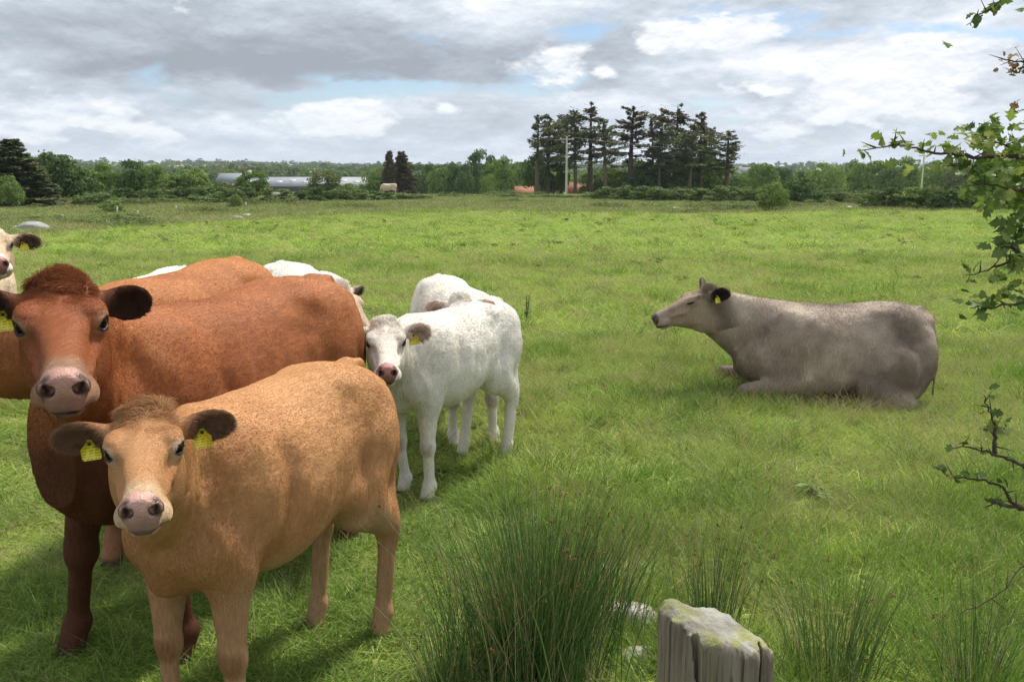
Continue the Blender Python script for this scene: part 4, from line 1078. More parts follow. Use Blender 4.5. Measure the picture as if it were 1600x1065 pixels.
def get_meshes(kind, var):
    key = (kind, var)
    if key in TREE_CACHE: return TREE_CACHE[key]
    seed = 200 + var * 13 + sum(map(ord, kind))
    if kind in ('pine', 'spruce', 'deadspruce'):
        mb, V, F = pine_mesh(seed, 'pine' if kind == 'pine' else 'spruce')
        t = mb.build('trunk', [M_BARK]); c = mesh_np('crown', V, F, [M_CROWN[5 if (kind == 'deadspruce' or (kind == 'pine' and var % 3 == 1)) else 4]], None, False)
    else:
        sp = {'mid': (1, 1), 'dark': (1, 1), 'light': (1, 1), 'olive': (1, 1), 'cypress': (1, 1), 'bush': (1, 1), 'darkbush': (1, 1), 'lightbush': (1, 1)}[kind]
        mi = {'mid': 0, 'dark': 1, 'light': 2, 'olive': 3, 'cypress': 1, 'bush': 6, 'darkbush': 1, 'lightbush': 2}[kind]
        bush = 'bush' in kind
        V, F = crown_mesh(seed, 6500 if not bush else 5000, 44 if not bush else 30, leaf=.034 if not bush else .040, base=.12 if not bush else 0.0, round_=.55 if kind != 'cypress' else .8)
        t = broad_trunk(seed).build('trunk', [M_BARK]); c = mesh_np('crown', V, F, [M_CROWN[mi]], None, False)
    co = np.empty(len(c.data.vertices) * 3, np.float32); c.data.vertices.foreach_get('co', co); co = co.reshape(-1, 3)
    zt = np.percentile(co[:, 2], 99.7); wx = (np.percentile(co[:, 0], 98.5) - np.percentile(co[:, 0], 1.5) + np.percentile(co[:, 1], 98.5) - np.percentile(co[:, 1], 1.5)) / 2
    co /= np.array((wx, wx, zt), np.float32); c.data.vertices.foreach_set('co', co.ravel()); c.data.update()
    tv = np.empty(len(t.data.vertices) * 3, np.float32); t.data.vertices.foreach_get('co', tv); tv = tv.reshape(-1, 3) / np.array((wx, wx, zt), np.float32); t.data.vertices.foreach_set('co', np.ascontiguousarray(tv).ravel()); t.data.update()
    COL.objects.unlink(t); COL.objects.unlink(c); TREE_CACHE[key] = (t.data, c.data); bpy.data.objects.remove(t); bpy.data.objects.remove(c)
    return TREE_CACHE[key]
def tree(name, label, cat, kind, var, px, Y, top, wpx, group=None, base=None, rot=None):
    """tree on the ground Y metres ahead whose top and width are as measured in the photograph"""
    X = (px - 800) / FPX * Y * 1.0; d = at(px, HORIZON, Y); X = d[0]; g = zat(X, Y) if base is None else base
    h = at(px, top, Y)[2] - g; w = wpx / FPX * Y
    e = empty(name, (X, Y, g - .1), rng.random() * 6.28 if rot is None else rot)
    unitw = 1.0
    e.scale = (w / unitw, w / unitw, h)
    tag(e, label, cat, group)
    t, c = get_meshes(kind, var)
    for nm, me in (('trunk', t), ('crown', c)):
        if 'bush' in kind and nm == 'trunk': nm = 'stem'
        o = bpy.data.objects.new(nm, me); COL.objects.link(o); o.parent = e
    return e

def country():
    # ---- the row of tall pines
    global ordn
    ordn = ['first', 'second', 'third', 'fourth', 'fifth', 'sixth', 'seventh', 'eighth', 'ninth', 'tenth', 'eleventh', 'twelfth', 'thirteenth', 'fourteenth', 'fifteenth', 'sixteenth', 'seventeenth', 'eighteenth', 'nineteenth', 'twentieth', 'twenty-first', 'twenty-second', 'twenty-third', 'twenty-fourth', 'twenty-fifth', 'twenty-sixth', 'twenty-seventh', 'twenty-eighth']
    P_ = [(839, 178, 50), (856, 181, 44), (877, 184, 40), (899, 172, 42), (922, 160, 58), (946, 184, 46), (984, 166, 60), (1020, 178, 40), (1030, 192, 44), (1056, 163, 56), (1078, 196, 44), (1094, 176, 50), (1108, 196, 36), (1136, 204, 66)]
    for i, (px, top, w) in enumerate(P_):
        tree('pine_tree', 'tall dark open pine, %s from the left in the pine row' % ordn[i], 'pine tree', 'pine', i % 5, px, 116 + (i * 7 % 5) * 3, top, w * 1.18, 'row of tall pines')
    for i, (px, top, w, k) in enumerate([(838, 240, 40, 'dark'), (866, 255, 44, 'dark'), (1000, 248, 60, 'mid'), (1050, 244, 70, 'dark'), (1096, 232, 64, 'mid'), (960, 262, 46, 'mid'), (1012, 262, 50, 'dark'), (1130, 262, 44, 'dark'), (925, 268, 40, 'mid')]):
        k_ = sorted([838, 866, 1000, 1050, 1096, 960, 1012, 1130, 925]).index(px)
        tree('understorey_tree', '%s from the left of the leafy trees growing low between the pines' % ordn[k_], 'tree', k, i % 3, px, 122 + i % 3 * 4, top, w, 'leafy trees under the pines')
    # ---- left side
    tree('spruce_tree', 'broad brown green spruce at the left edge of the field', 'spruce tree', 'spruce', 0, 24, 64, 217, 108)
    tree('broadleaf_tree', 'small pale green tree in front of the left edge spruce', 'tree', 'light', 2, 12, 60, 272, 36)
    tree('cypress_tree', 'dark evergreen with pointed top right of the left edge spruce', 'tree', 'dark', 0, 62, 74, 240, 52)
    tree('cypress_tree', 'tallest of the dark evergreens left of the shrub hedge', 'tree', 'dark', 2, 88, 75, 237, 66)
    tree('cypress_tree', 'dark low evergreen at the right end of the left evergreen clump', 'tree', 'cypress', 2, 112, 76, 256, 50)
    tree('broadleaf_tree', 'mid green round tree right of the dark evergreen clump', 'tree', 'mid', 1, 148, 88, 253, 56)
    tree('broadleaf_tree', 'bright dark green oval tree standing above the left shrubs', 'tree', 'dark', 1, 206, 72, 249, 42)
    tree('broadleaf_tree', 'mid green tree right behind the oval dark tree', 'tree', 'mid', 2, 236, 92, 257, 46)
    tree('broadleaf_tree', 'pale olive tree above the hedge left of the grey roof', 'tree', 'light', 0, 303, 84, 262, 50)
    tree('broadleaf_tree', 'dark green tree covering the left end of the long barn', 'tree', 'mid', 0, 396, 80, 265, 42)
    tree('broadleaf_tree', 'olive green bushy tree standing in front of the long barn', 'tree', 'olive', 1, 506, 84, 266, 46)
    tree('broadleaf_tree', 'low green tree right in front of the long barn end', 'tree', 'mid', 1, 540, 88, 285, 36)
    tree('broadleaf_tree', 'dark green tree between oval tree and hedge shrubs', 'tree', 'mid', 0, 270, 84, 272, 44)
    tree('broadleaf_tree', 'brown green low tree beside the grey roofed house', 'tree', 'olive', 2, 362, 80, 279, 44)
    hb = [(135, 300), (160, 298), (190, 292), (222, 294), (250, 292), (280, 290), (312, 288), (340, 290), (372, 290), (430, 292), (462, 296), (492, 290), (524, 292), (556, 294), (590, 297), (620, 299), (650, 301)]
    for i, (px, top) in enumerate(hb):
        tree('hedge_shrub', '%s shrub from the left in the hedge left of the pine row' % ordn[i], 'shrub', ('bush', 'bush', 'darkbush')[i % 3], i % 4, px, 66 + i * .75, top, 46, 'shrubs of the left hedge')
    tree('young_shrub', 'small bright green shrub alone in front of the left hedge', 'shrub', 'lightbush', 1, 173, 54, 310, 34)
    tree('young_shrub', 'spindly light shrub in front of the dark barn tree', 'shrub', 'lightbush', 2, 364, 60, 301, 20)
    for i, px in enumerate(range(668, 930, 26)):
        tree('hedge_shrub', '%s low shrub from the left in the far hedge left of the pine hedge' % ordn[i], 'shrub', ('bush', 'darkbush')[i % 2], i % 4, px, 86, 304 - (i % 3), 40, 'low shrubs of the far middle hedge')
    # ---- dead spruces and trees behind the far hedge
    tree('spruce_tree', 'left and narrower of the twin brown spruces right of the barn', 'spruce tree', 'deadspruce', 1, 609, 150, 236, 30)
    tree('spruce_tree', 'right and fuller of the twin brown spruces right of the barn', 'spruce tree', 'deadspruce', 2, 630, 152, 237, 46)
    mid = [(582, 268, 40, 'mid'), (662, 256, 44, 'dark'), (690, 262, 40, 'mid'), (716, 254, 46, 'dark'), (735, 262, 40, 'mid'), (752, 234, 40, 'dark'), (775, 250, 44, 'mid'), (797, 244, 44, 'mid'), (818, 250, 40, 'dark'), (705, 270, 34, 'light'), (765, 272, 28, 'light'), (785, 275, 28, 'light'), (686, 274, 26, 'light'),
           (1166, 262, 44, 'mid'), (1192, 255, 46, 'mid'), (1222, 262, 40, 'dark'), (1190, 275, 50, 'light'), (1290, 254, 56, 'light'), (1262, 266, 40, 'dark'), (1322, 250, 46, 'mid'), (1360, 252, 62, 'mid'), (1392, 262, 40, 'dark'), (1430, 245, 66, 'mid'), (1468, 250, 50, 'light'), (1500, 246, 54, 'olive'), (1540, 248, 60, 'mid'), (1580, 246, 60, 'dark'), (1620, 240, 70, 'mid')]
    for i, (px, top, w, k) in enumerate(mid):
        lab = {'mid': 'mid green tree', 'dark': 'dark green tree', 'light': 'small pale green tree', 'olive': 'brownish green tree'}[k] + ', %s from the left in the wood beyond the far hedge' % ordn[sorted(q[0] for q in mid).index(px)]
        tree('broadleaf_tree', lab, 'tree', k, i % 3, px, 150 + (i * 5 % 7) * 7, top, w, 'trees of the wood beyond the hedge')
    # ---- right hedge
    hb = [(935, 297), (960, 290), (990, 288), (1020, 289), (1050, 291), (1080, 292), (1110, 291), (1140, 288), (1170, 290), (1200, 292), (1232, 291), (1300, 292), (1330, 296)]
    for i, (px, top) in enumerate(hb):
        tree('hedge_shrub', '%s grey green shrub from the left in the hedge below the pines' % ordn[i], 'shrub', 'bush', i % 4, px, 80 - i * 1.0, top, 48, 'shrubs of the pine row hedge')
    tree('broadleaf_tree', 'very dark bushy tree right of the slim young tree', 'tree', 'dark', 2, 1250, 68, 276, 56)
    tree('young_tree', 'slim young tree with a thin pale trunk in the rough grass', 'tree', 'light', 1, 1209, 56, 283, 44)
    for i, (px, top) in enumerate([(1366, 294), (1395, 290), (1424, 290), (1455, 286), (1486, 292), (1515, 290), (1545, 293), (1578, 290), (1612, 292)]):
        tree('hedge_shrub', '%s tall shrub from the left in the hedge behind the right fence posts' % ordn[i], 'shrub', ('bush', 'darkbush', 'lightbush')[i % 3], (i + 1) % 4, px, 57 - i * .5, top, 46, 'shrubs behind the right fence posts')
    # ---- farther woodland and hedgerows that read as one mass
    pr = []
    for i in range(5):
        V, F = crown_mesh(500 + i, 420, 12, leaf=.11, base=.02, round_=.4); pr.append(proto('far_tree', V, F, [M_CROWN[(0, 1, 0, 3, 1)[i]]]))
    X = []; Y = []; S = []
    r = np.random.default_rng(77)
    for i in range(150):
        d = 330 * (3600 / 330) ** r.random(); az = (r.random() - .5) * 1.5; L_ = 60 + 260 * r.random(); ang = r.normal(0, .28) if r.random() < .75 else r.normal(1.4, .3)
        m = int(L_ / (5.5 + 2 * r.random())); t = (np.arange(m) - m / 2) * L_ / m
        X.append(d * math.sin(az) + t * math.cos(ang) + r.normal(0, 1.5, m)); Y.append(d * math.cos(az) + t * math.sin(ang) + r.normal(0, 1.5, m)); S.append((2.4 + 2.6 * r.random(m)) * (1 + .6 * (r.random(m) < .12)) * (1 + d / 4200))
    for i in range(30):
        d = 330 * (3000 / 330) ** r.random(); az = (r.random() - .5) * 1.4; m = 26 + int(50 * r.random()); w = 18 + d * .02
        X.append(d * math.sin(az) + r.normal(0, w * 1.6, m)); Y.append(d * math.cos(az) + r.normal(0, w * .5, m)); S.append(3.5 + 3.5 * r.random(m))
    for (x0, x1, y0, y1, m, s0, s1) in [(-150, -90, 230, 330, 90, 5, 7.5), (-34, 12, 210, 300, 110, 6, 9), (30, 210, 230, 330, 200, 4.5, 7.5), (-90, -40, 300, 380, 50, 4, 6)]:
        X.append(x0 + (x1 - x0) * r.random(m)); Y.append(y0 + (y1 - y0) * r.random(m)); S.append(s0 + (s1 - s0) * r.random(m))
    X = np.concatenate(X); Y = np.concatenate(Y); S = np.concatenate(S); ok = Y > 200
    X, Y, S = X[ok], Y[ok], S[ok]
    # keep the long barn and the near fields open
    pxs = 800 + X / Y * FPX; ok = ~((pxs > 330) & (pxs < 590) & (Y < 300)); X, Y, S = X[ok], Y[ok], S[ok]
    Z = field_z(X, Y) - .3
    scatter('distant_woodland', np.stack([X, Y, Z], 1), r.random(len(X)) * 6.28, np.stack([S * 1.15, S * 1.15, S], 1), pr)

M_WHITEPAINT = simple_mat('white_render', (.72, .70, .66), (.62, .60, .56), 1.5, .85)
M_ROOFGREY = simple_mat('barn_roof_sheet', (.27, .285, .30), (.34, .355, .37), .5, .6)
M_ROOFLIGHT = simple_mat('roof_light_sheet', (.50, .52, .53), (.44, .46, .47), 1, .4)
M_DARKSHEET = simple_mat('dark_cladding', (.045, .048, .055), (.07, .07, .075), 1, .7)
M_RUST = simple_mat('rusty_red_roof', (.36, .14, .08), (.27, .13, .08), 1.3, .85)
M_SLATE = simple_mat('slate_roof', (.20, .215, .24), (.26, .27, .29), 2, .7)
M_GLASSDARK = simple_mat('window_glass', (.03, .035, .04), None, rough=.15, spec=.5)
M_POLE = simple_mat('weathered_pole', (.62, .58, .52), (.50, .46, .40), 6, .9, .3)
M_STEEL = simple_mat('galvanised', (.45, .46, .47), None, rough=.5)
def gable(root, w, d, hw, hr, M_wall, M_roof, ov=.3, seg=1):
    """long building, ridge along x; walls box plus two roof slopes with thickness and gables"""
    mb = MB(); mb.box((0, 0, hw / 2), (w, d, hw))
    v = [(-w / 2, -d / 2, hw), (-w / 2, d / 2, hw), (-w / 2, 0, hr - .12), (w / 2, -d / 2, hw), (w / 2, d / 2, hw), (w / 2, 0, hr - .12)]
    mb.add(v, [(0, 2, 1), (3, 4, 5)]); mb.build('wall', [M_wall], root)
    sl = math.atan2(hr - hw, d / 2); ln = math.hypot(hr - hw, d / 2) + ov
    for s_ in (-1, 1):
        m2 = MB(); cy = s_ * (d / 4 + ov / 2 * math.cos(sl)); cz = (hw + hr) / 2 - ov / 2 * math.sin(sl) + .06
        m2.box((0, cy, cz), (w + .6, ln, .09), tilt=(-s_ * sl, 0, 0)); m2.build('roof', [M_roof], root)
    return sl, ln
def farm():
    def put(name, label, cat, px, Y, z=None, rz=0.0):
        p = at(px, HORIZON, Y); g = zat(p[0], Y) if z is None else z
        e = empty(name, (p[0], Y, g), rz); tag(e, label, cat); return e, p[0], g
    b, X, g = put('barn', 'long low farm barn with grey roof, pale roof lights and dark side', 'barn', 480, 250, rz=R(4))
    w = 178 / FPX * 250; hr = at(480, 276, 250)[2] - g; hw = at(480, 291, 243)[2] - g
    sl, ln = gable(b, w, 13.0, hw, hr, M_DARKSHEET, M_ROOFGREY)
    for i in range(9):
        for row in (0,):
            m = MB(); x = -w / 2 + 2.2 + i * (w - 4.4) / 8; f = .42 + .12 * (i % 2)
            cy = -(13 / 2) * (1 - f); cz = hw + (hr - hw) * f + .13; m.box((x, cy, cz), (1.7, 1.5, .05), tilt=(sl, 0, 0)); m.build('roof_light', [M_ROOFLIGHT], b)
    m = MB(); m.box((0, 0, hr + .14), (w + .6, .7, .12)); m.build('ridge_cap', [M_DARKSHEET], b)
    m = MB(); m.box((0, -6.55, .9), (w, .1, 1.8)); m.build('block_wall', [M_WHITEPAINT], b)
    h, X, g = put('farmhouse', 'grey slate roofed house half hidden by trees left of the barn', 'house', 371, 290, rz=R(-12))
    hr = at(371, 271, 290)[2] - g; gable(h, 12, 8, hr - 3.1, hr, M_WHITEPAINT, M_SLATE)
    for x in (-4, 0, 4): m = MB(); m.box((x, -4.03, hr - 4.6), (1.1, .08, 1.2)); m.build('window', [M_GLASSDARK], h)
    m = MB(); m.box((4.5, 0, hr + .4), (.9, .7, 1.3)); m.build('chimney', [M_WHITEPAINT], h)
    s, X, g = put('feed_silo', 'white upright feed silo at the right end of the barn', 'silo', 569, 236)
    top = at(569, 280, 236)[2] - g; rr = 8.5 / FPX * 236 / 1.0
    a = np.linspace(0, math.pi / 2, 6); m = MB(); m.tube([(0, 0, 0), (0, 0, top - rr)] , [rr, rr], 20); m.build('cylinder_wall', [M_WHITEPAINT], s, True)
    m = MB(); m.tube([(0, 0, top - rr + rr * math.sin(q)) for q in a], [max(.05, rr * math.cos(q)) for q in a], 20); m.build('dome', [M_WHITEPAINT], s, True)
    for (px, Y, x0, x1, ty, lab) in [(908, 134, 889, 926, 286, 'orange red roofed shed glimpsed between the pine trunks'), (819, 134, 805, 829, 292, 'low orange red roof showing left of the pine row'), (262, 150, 256, 268, 281, 'orange roofed shed peeping over the left hedge')]:
        e, X, g = put('shed', lab, 'shed', px, Y); w = (x1 - x0) / FPX * Y; hr = at(px, ty, Y)[2] - g
        gable(e, w, 4.0, hr * .40, hr, M_RUST, M_RUST, .2)
        m = MB(); m.box((-w * .25, -2.03, hr * .18), (.9, .06, hr * .34)); m.build('door', [M_DARKSHEET], e)
    e, X, g = put('bungalow', 'small cream bungalow behind the last pine on the right', 'house', 1174, 330, rz=R(15)); hr = at(1174, 262, 330)[2] - g
    gable(e, 11, 7, hr - 2.2, hr, M_WHITEPAINT, M_SLATE)
    for x in (-3, 1.5): m = MB(); m.box((x, -3.53, hr - 3.4), (1.3, .08, 1.1)); m.build('window', [M_GLASSDARK], e)
    e, X, g = put('bungalow', 'tiny white house far off among the trees at the right', 'house', 1399, 420); hr = at(1399, 259, 420)[2] - g
    gable(e, 6, 6, hr - 2.2, hr, M_WHITEPAINT, M_SLATE)
    m = MB(); m.box((0, -3.03, hr - 3.4), (1.3, .08, 1.1)); m.build('window', [M_GLASSDARK], e)
    # poles
    tops = []
    for (px, Y, ty, lab) in [(885, 104, 213, 'pale wooden utility pole standing in front of the pine row'), (1441, 140, 240, 'pale wooden utility pole rising from the right hand wood'), (492, 235, 262, 'distant wooden utility pole behind the long barn tree')]:
        e, X, g = put('utility_pole', lab, 'pole', px, Y); h_ = at(px, ty, Y)[2] - g
        m = MB(); m.tube([(0, 0, -.3), (0, 0, h_ * .5), (0, 0, h_)], [.14, .12, .10], 10); m.build('pole', [M_POLE], e, True)
        m = MB(); m.box((0, 0, h_ - .35), (1.7, .12, .12)); m.build('crossarm', [M_POLE], e)
        for x in (-.7, 0, .7): m = MB(); m.tube([(x, 0, h_ - .29), (x, 0, h_ - .12)], [.05, .035], 8); m.build('insulator', [M_WHITEPAINT], e, True)
        tops.append(np.array((X, Y, g + h_ - .12)))
    for k, dx in enumerate((.7,)):
        a, b_ = tops[0] + (dx, 0, 0), tops[1] + (dx, 0, 0); t = np.linspace(0, 1, 24)[:, None]; pth = a + (b_ - a) * t; pth[:, 2] -= (4 * t * (1 - t))[:, 0] * 1.1
        m = MB(); m.tube(pth, .010, 4); o = m.build('power_line', [M_STEEL]); tag(o, 'thin power line running from the pine row pole to the right pole', 'wire')
    # fence posts in the rough ground
    def post(px, py, hpx, lab, group=None):
        p = gnd(px, py); X, Y = p[0], p[1]; g = zat(X, Y); h_ = hpx / FPX * Y
        m = MB(); m.tube([(0, 0, -.2), (.01, 0, h_ * .5), (.03, 0, h_ * .98), (.03, 0, h_)], [.06, .06, .055, .03], 8); o = m.build('fence_post', [M_POLE], None, True)
        o.location = (X, Y, g); tag(o, lab, 'post', group)
    for px, py, h_, lab in [(97, 347, 15, 'leaning pale fence post right of the big grey boulder'), (183, 333, 11, 'pale fence post left of the middle stones'), (215, 336, 9, 'short pale fence post behind the middle stones'), (275, 330, 8, 'small pale fence post in the rough ground left'), (384, 326, 9, 'small dark fence post beside the far left stones')]: post(px, py, h_, lab)
    for i, px in enumerate((1390, 1414, 1448, 1472, 1518)): post(px, 329 + (i % 2), 13, '%s wooden fence post from the left under the right hand hedge' % ordn[i], 'fence posts under the right hedge')
    post(1208, 324, 16, 'slim pale stake beside the slim young tree')

def rock_mesh(seed, sx, sy, sz, n=26):
    v, f = sphere(1.0, n, n // 2); r = vnoise(v, 1.3, seed, 2)[:, None]; r2 = vnoise(v, 4.5, seed + 1, 3)[:, None]
    v = v * (.72 + .5 * r + .16 * r2); v = np.sign(v) * np.abs(v) ** .8; v = v * np.array((sx, sy, sz)); return v, f
M_ROCK = simple_mat('lichened_stone', (.20, .195, .185), (.42, .41, .38), 3.0, .95, .8, 9)
M_ROCKPALE = simple_mat('pale_stone', (.50, .46, .42), (.68, .64, .58), 14, .95, .9, 30)
def stones():
    for px, py, w, h, seed, lab in [(52, 361, 48, 15, 1, 'largest grey boulder at the left edge of the field'), (27, 360, 14, 8, 2, 'small pale boulder left beside the largest boulder'), (34, 351, 14, 6, 3, 'dark boulder behind the left end of the largest boulder'),
                                    (171, 352, 12, 8, 4, 'round pale stone in the rough ground by the fence posts'), (166, 347, 12, 6, 5, 'pale stone just behind the round pale stone'), (212, 347, 18, 9, 6, 'grey stone right of the round pale stone'), (201, 346, 7, 7, 7, 'small dark stone touching the grey stone'),
                                    (368, 343, 14, 8, 8, 'brown stone at the right end of the rough ground stones'), (375, 344, 8, 8, 9, 'small pale stone beside the brown stone'), (386, 338, 18, 6, 10, 'flat pale stone behind the brown stone'), (306, 338, 11, 4, 11, 'flat white stone lying alone in the rough ground'),
                                    (1327, 330, 10, 7, 12, 'small white stone in the field near the right hedge'), (1056, 326, 12, 4, 13, 'small white stone in the rough ground below the pines')]:
        p = gnd(px, py); Y = p[1]; s = 1 / FPX * Y; v, f = rock_mesh(seed, w * s * .5, w * s * .4, h * s * .75)
        o = mesh_np('boulder', v, f, [M_ROCK if seed in (1, 3, 6, 7, 8) else M_ROCKPALE]); o.location = (p[0], Y, zat(p[0], Y) + h * s * .1); tag(o, lab, 'stone')
    for px, py, w, h, seed, lab in [(978, 985, 96, 62, 21, 'cracked pale stone lying in the grass behind the rush clump'), (1000, 1040, 64, 34, 22, 'smaller pale stone left of the wooden post')]:
        p = gnd(px, py); Y = p[1]; s = 1 / FPX * Y * 1.1; v, f = rock_mesh(seed, w * s * .5, w * s * .35, h * s * .6, 40)
        o = mesh_np('stone', v, f, [M_ROCKPALE]); o.location = (p[0], Y, .02); tag(o, lab, 'stone')

def pasture_weeds():
    """low broad-leaved weeds, a few dung pats"""
    pr = []
    for i in range(3):
        V, F = crown_mesh(360 + i, 120, 6, leaf=.16, base=.0, round_=.4, shell=.3); V[:, 2] *= .5; pr.append(proto('low_weed', V, F, [M_CROWN[(0, 0, 6)[i]]]))
    v, f = rock_mesh(91, .5, .5, .12, 14); pr.append(proto('dung_pat', v, f, [simple_mat('dung', (.045, .035, .022), (.08, .065, .04), 30, .95, .6)]))
    n = 330; x, y = in_view(4.2, 52, n, 1.1); k = rough_edge(x, y) < 0; x, y = x[k], y[k]; n = len(x); pick = rng.integers(0, 3, n); pick = np.where(rng.random(n) < .05, 3, pick)
    s = (.08 + .13 * rng.random(n)) * (1 + y / 60); scatter('pasture_weeds', np.stack([x, y, field_z(x, y) + .02], 1), rng.random(n) * 6.28, np.stack([s * 1.3, s * 1.3, s * 1.1], 1), pr, pick)
def rough_ground():
    pr = []
    for i in range(4): pr.append(proto('rough_tuft', *blades(70, .30, .011, .26, .5, 300 + i, .6, 2), [M_ROUGH[i % 3]]))
    for i in range(2):
        V, F = crown_mesh(330 + i, 1300, 22, leaf=.034, base=.0, round_=.5, shell=.4); pr.append(proto('rough_weed', V, F, [M_CROWN[(6, 3)[i]]]))
    n = 17000; x, y = in_view(28, 104, n, 1.15); k = rough_edge(x, y) > rng.normal(0, 1.2, n); x, y = x[k], y[k]; n = len(x)
    p = np.stack([x, y, field_z(x, y)], 1); nn = vnoise(p * np.array((.5, 1, 0)), .22, 71, 3); pick = rng.integers(0, 4, n)
    w = (nn > .62) & (rng.random(n) < .10); pick = np.where(w, 4 + rng.integers(0, 2, n), pick); s = .8 + .9 * rng.random(n)
    S = np.stack([s * 1.3, s * 1.3, s * np.where(w, .42, .35 + .55 * nn)], 1); S[w, :2] *= 1.5
    scatter('rough_vegetation', p, rng.random(n) * 6.28, S, pr, pick)
M_ROUGH = [leaf_mat('rough_grass', (.19, .25, .075), (.28, .31, .11), (.30, .26, .14), .3, .4, .6), leaf_mat('rough_rush', (.14, .19, .06), (.22, .25, .09), (.24, .19, .11), .25, .4, .6), leaf_mat('rough_green', (.17, .29, .06), (.26, .36, .08), (.28, .33, .12), .3, .4, .6)]
# ------------------------------------------------------------------ the air: one even, very thin volume
def haze():
    m, nt, N, L = new_mat('thin_air'); out = N('ShaderNodeOutputMaterial'); v = N('ShaderNodeVolumePrincipled')
    v.inputs['Color'].default_value = (.80, .88, 1.0, 1); v.inputs['Density'].default_value = HAZE; v.inputs['Anisotropy'].default_value = .2
    L(v.outputs[0], out.inputs['Volume'])
    b = MB(); b.box((0, 0, 26), (13000, 13000, 68)); o = b.build('haze', [m]); o['kind'] = 'stuff'; m.cycles.homogeneous_volume = True
HAZE = .00016
# ------------------------------------------------------------------ the herd
TAN = dict(main=(.55, .285, .125), light=(.68, .39, .19), dark=(.36, .155, .062), face=(.52, .29, .14), muzz=(.58, .42, .26), nosec=(.56, .33, .27), nosedark=(.27, .15, .125),
           earin=(.19, .105, .065), earrim=(.36, .19, .10), eyering=(.66, .55, .46), belly=(.50, .33, .2), legs=(.46, .28, .16), chest=(.25, .11, .05), darkamt=.35, pollc=(.36, .19, .09), knee=.6)
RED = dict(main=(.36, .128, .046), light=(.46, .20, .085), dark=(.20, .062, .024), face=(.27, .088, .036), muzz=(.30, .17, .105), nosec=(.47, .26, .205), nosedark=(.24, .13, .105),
           earin=(.05, .026, .018), earrim=(.10, .040, .020), eyering=(.40, .25, .15), belly=(.25, .10, .045), legs=(.10, .034, .017), chest=(.075, .026, .013), darkamt=.9, pollc=(.19, .066, .028), pollamt=1.5)  # chest and legs: darker coat, with the shade under the body painted in
WHITE = dict(main=(.86, .82, .75), light=(.90, .88, .84), dark=(.74, .66, .54), face=(.84, .77, .69), muzz=(.80, .73, .68), nosec=(.50, .24, .22), nosedark=(.15, .07, .065),
             earin=(.66, .47, .40), earrim=(.70, .60, .50), eyering=(.60, .52, .45), belly=(.80, .75, .66), legs=(.82, .78, .70), chest=(.82, .77, .69), darkamt=.3, pollc=(.93, .88, .78), patch=.35, knee=.5, pollamt=.4, dung=.1)
GREY = dict(main=(.335, .268, .212), light=(.52, .44, .355), dark=(.13, .10, .08), face=(.40, .31, .23), muzz=(.40, .32, .26), nosec=(.10, .095, .10), nosedark=(.05, .045, .045),
            earin=(.045, .032, .028), earrim=(.08, .058, .048), eyering=(.20, .15, .12), patch=1.0, chest=(.16, .12, .10), darkamt=.4, pollc=(.10, .075, .06), pollamt=.5)
CREAM = dict(WHITE, main=(.70, .55, .38), face=(.68, .52, .36), dark=(.5, .38, .25), legs=(.66, .52, .38), chest=(.6, .47, .33), earin=(.12, .08, .05), earrim=(.5, .36, .24))

def body_dir(front, rear):
    d = np.asarray(front, float) - np.asarray(rear, float); return math.atan2(d[1], d[0])
def look(pitch, yaw):
    """unit vector; yaw measured from 'straight at the camera' (-Y) towards +X"""
    return np.array((math.sin(R(yaw)) * math.cos(R(pitch)), -math.cos(R(yaw)) * math.cos(R(pitch)), math.sin(R(pitch))))

# tan calf in front
def tan_calf():
    return make_cow('cow', 'tan calf nearest the camera with a yellow tag in each ear', (-.97, 3.30, 0), R(245), at(228, 652, 2.44), look(-9, 20), .955,
                    coat(**TAN), calf=1.0, length=.78, headscale=.94, seed=3, fur=210000, furlen=.008, ears=((.0, .12), (.05, .10)), hooves={'HL': (-.70, .17), 'HR': (-.62, -.17), 'FL': (.55, .16), 'FR': (.60, -.15)}, tags=(1, 1), furw=.00052, ear_len=.72, neckfat=.70, width=.94)
def red_cow():
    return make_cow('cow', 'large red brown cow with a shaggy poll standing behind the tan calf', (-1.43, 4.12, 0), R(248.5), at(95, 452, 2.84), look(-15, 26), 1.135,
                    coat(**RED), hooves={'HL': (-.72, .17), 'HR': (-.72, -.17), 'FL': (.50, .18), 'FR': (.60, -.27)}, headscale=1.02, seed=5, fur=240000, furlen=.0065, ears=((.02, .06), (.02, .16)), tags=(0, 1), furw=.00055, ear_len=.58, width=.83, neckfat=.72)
def white_calf():
    return make_cow('cow', 'white calf with yellow ear tags and pink nose standing right of the tan calf', (-.45, 5.90, 0), R(239), at(602, 508, 4.95), look(-15, 9), .89,
                    coat(**WHITE), calf=1.0, length=.9, headscale=1.08, seed=8, fur=110000, furlen=.014, ears=((.0, .10), (.0, .16)), hooves={'HL': (-.68, .17), 'HR': (-.56, -.2), 'FL': (.55, .17), 'FR': (.50, -.09)}, tags=(1, 1), furw=.0009, ear_len=.70, neckfat=.72)
def grey_cow():
    return make_cow('cow', 'grey brown cow lying in the grass with her head raised to the left', (3.07, 8.24, 0), R(171.4), at(1108, 452, 8.4), look(-21, -84), 1.06,
                    coat(**GREY), length=.96, headscale=1.14, jaw=1.28, seed=11, fur=110000, furlen=.010, ears=((-.3, .25), (-.3, .35)), tags=(1, 0), furw=.0009, ear_len=.95, neckfat=1.35, eyes=False, lying=True, hres=.008)
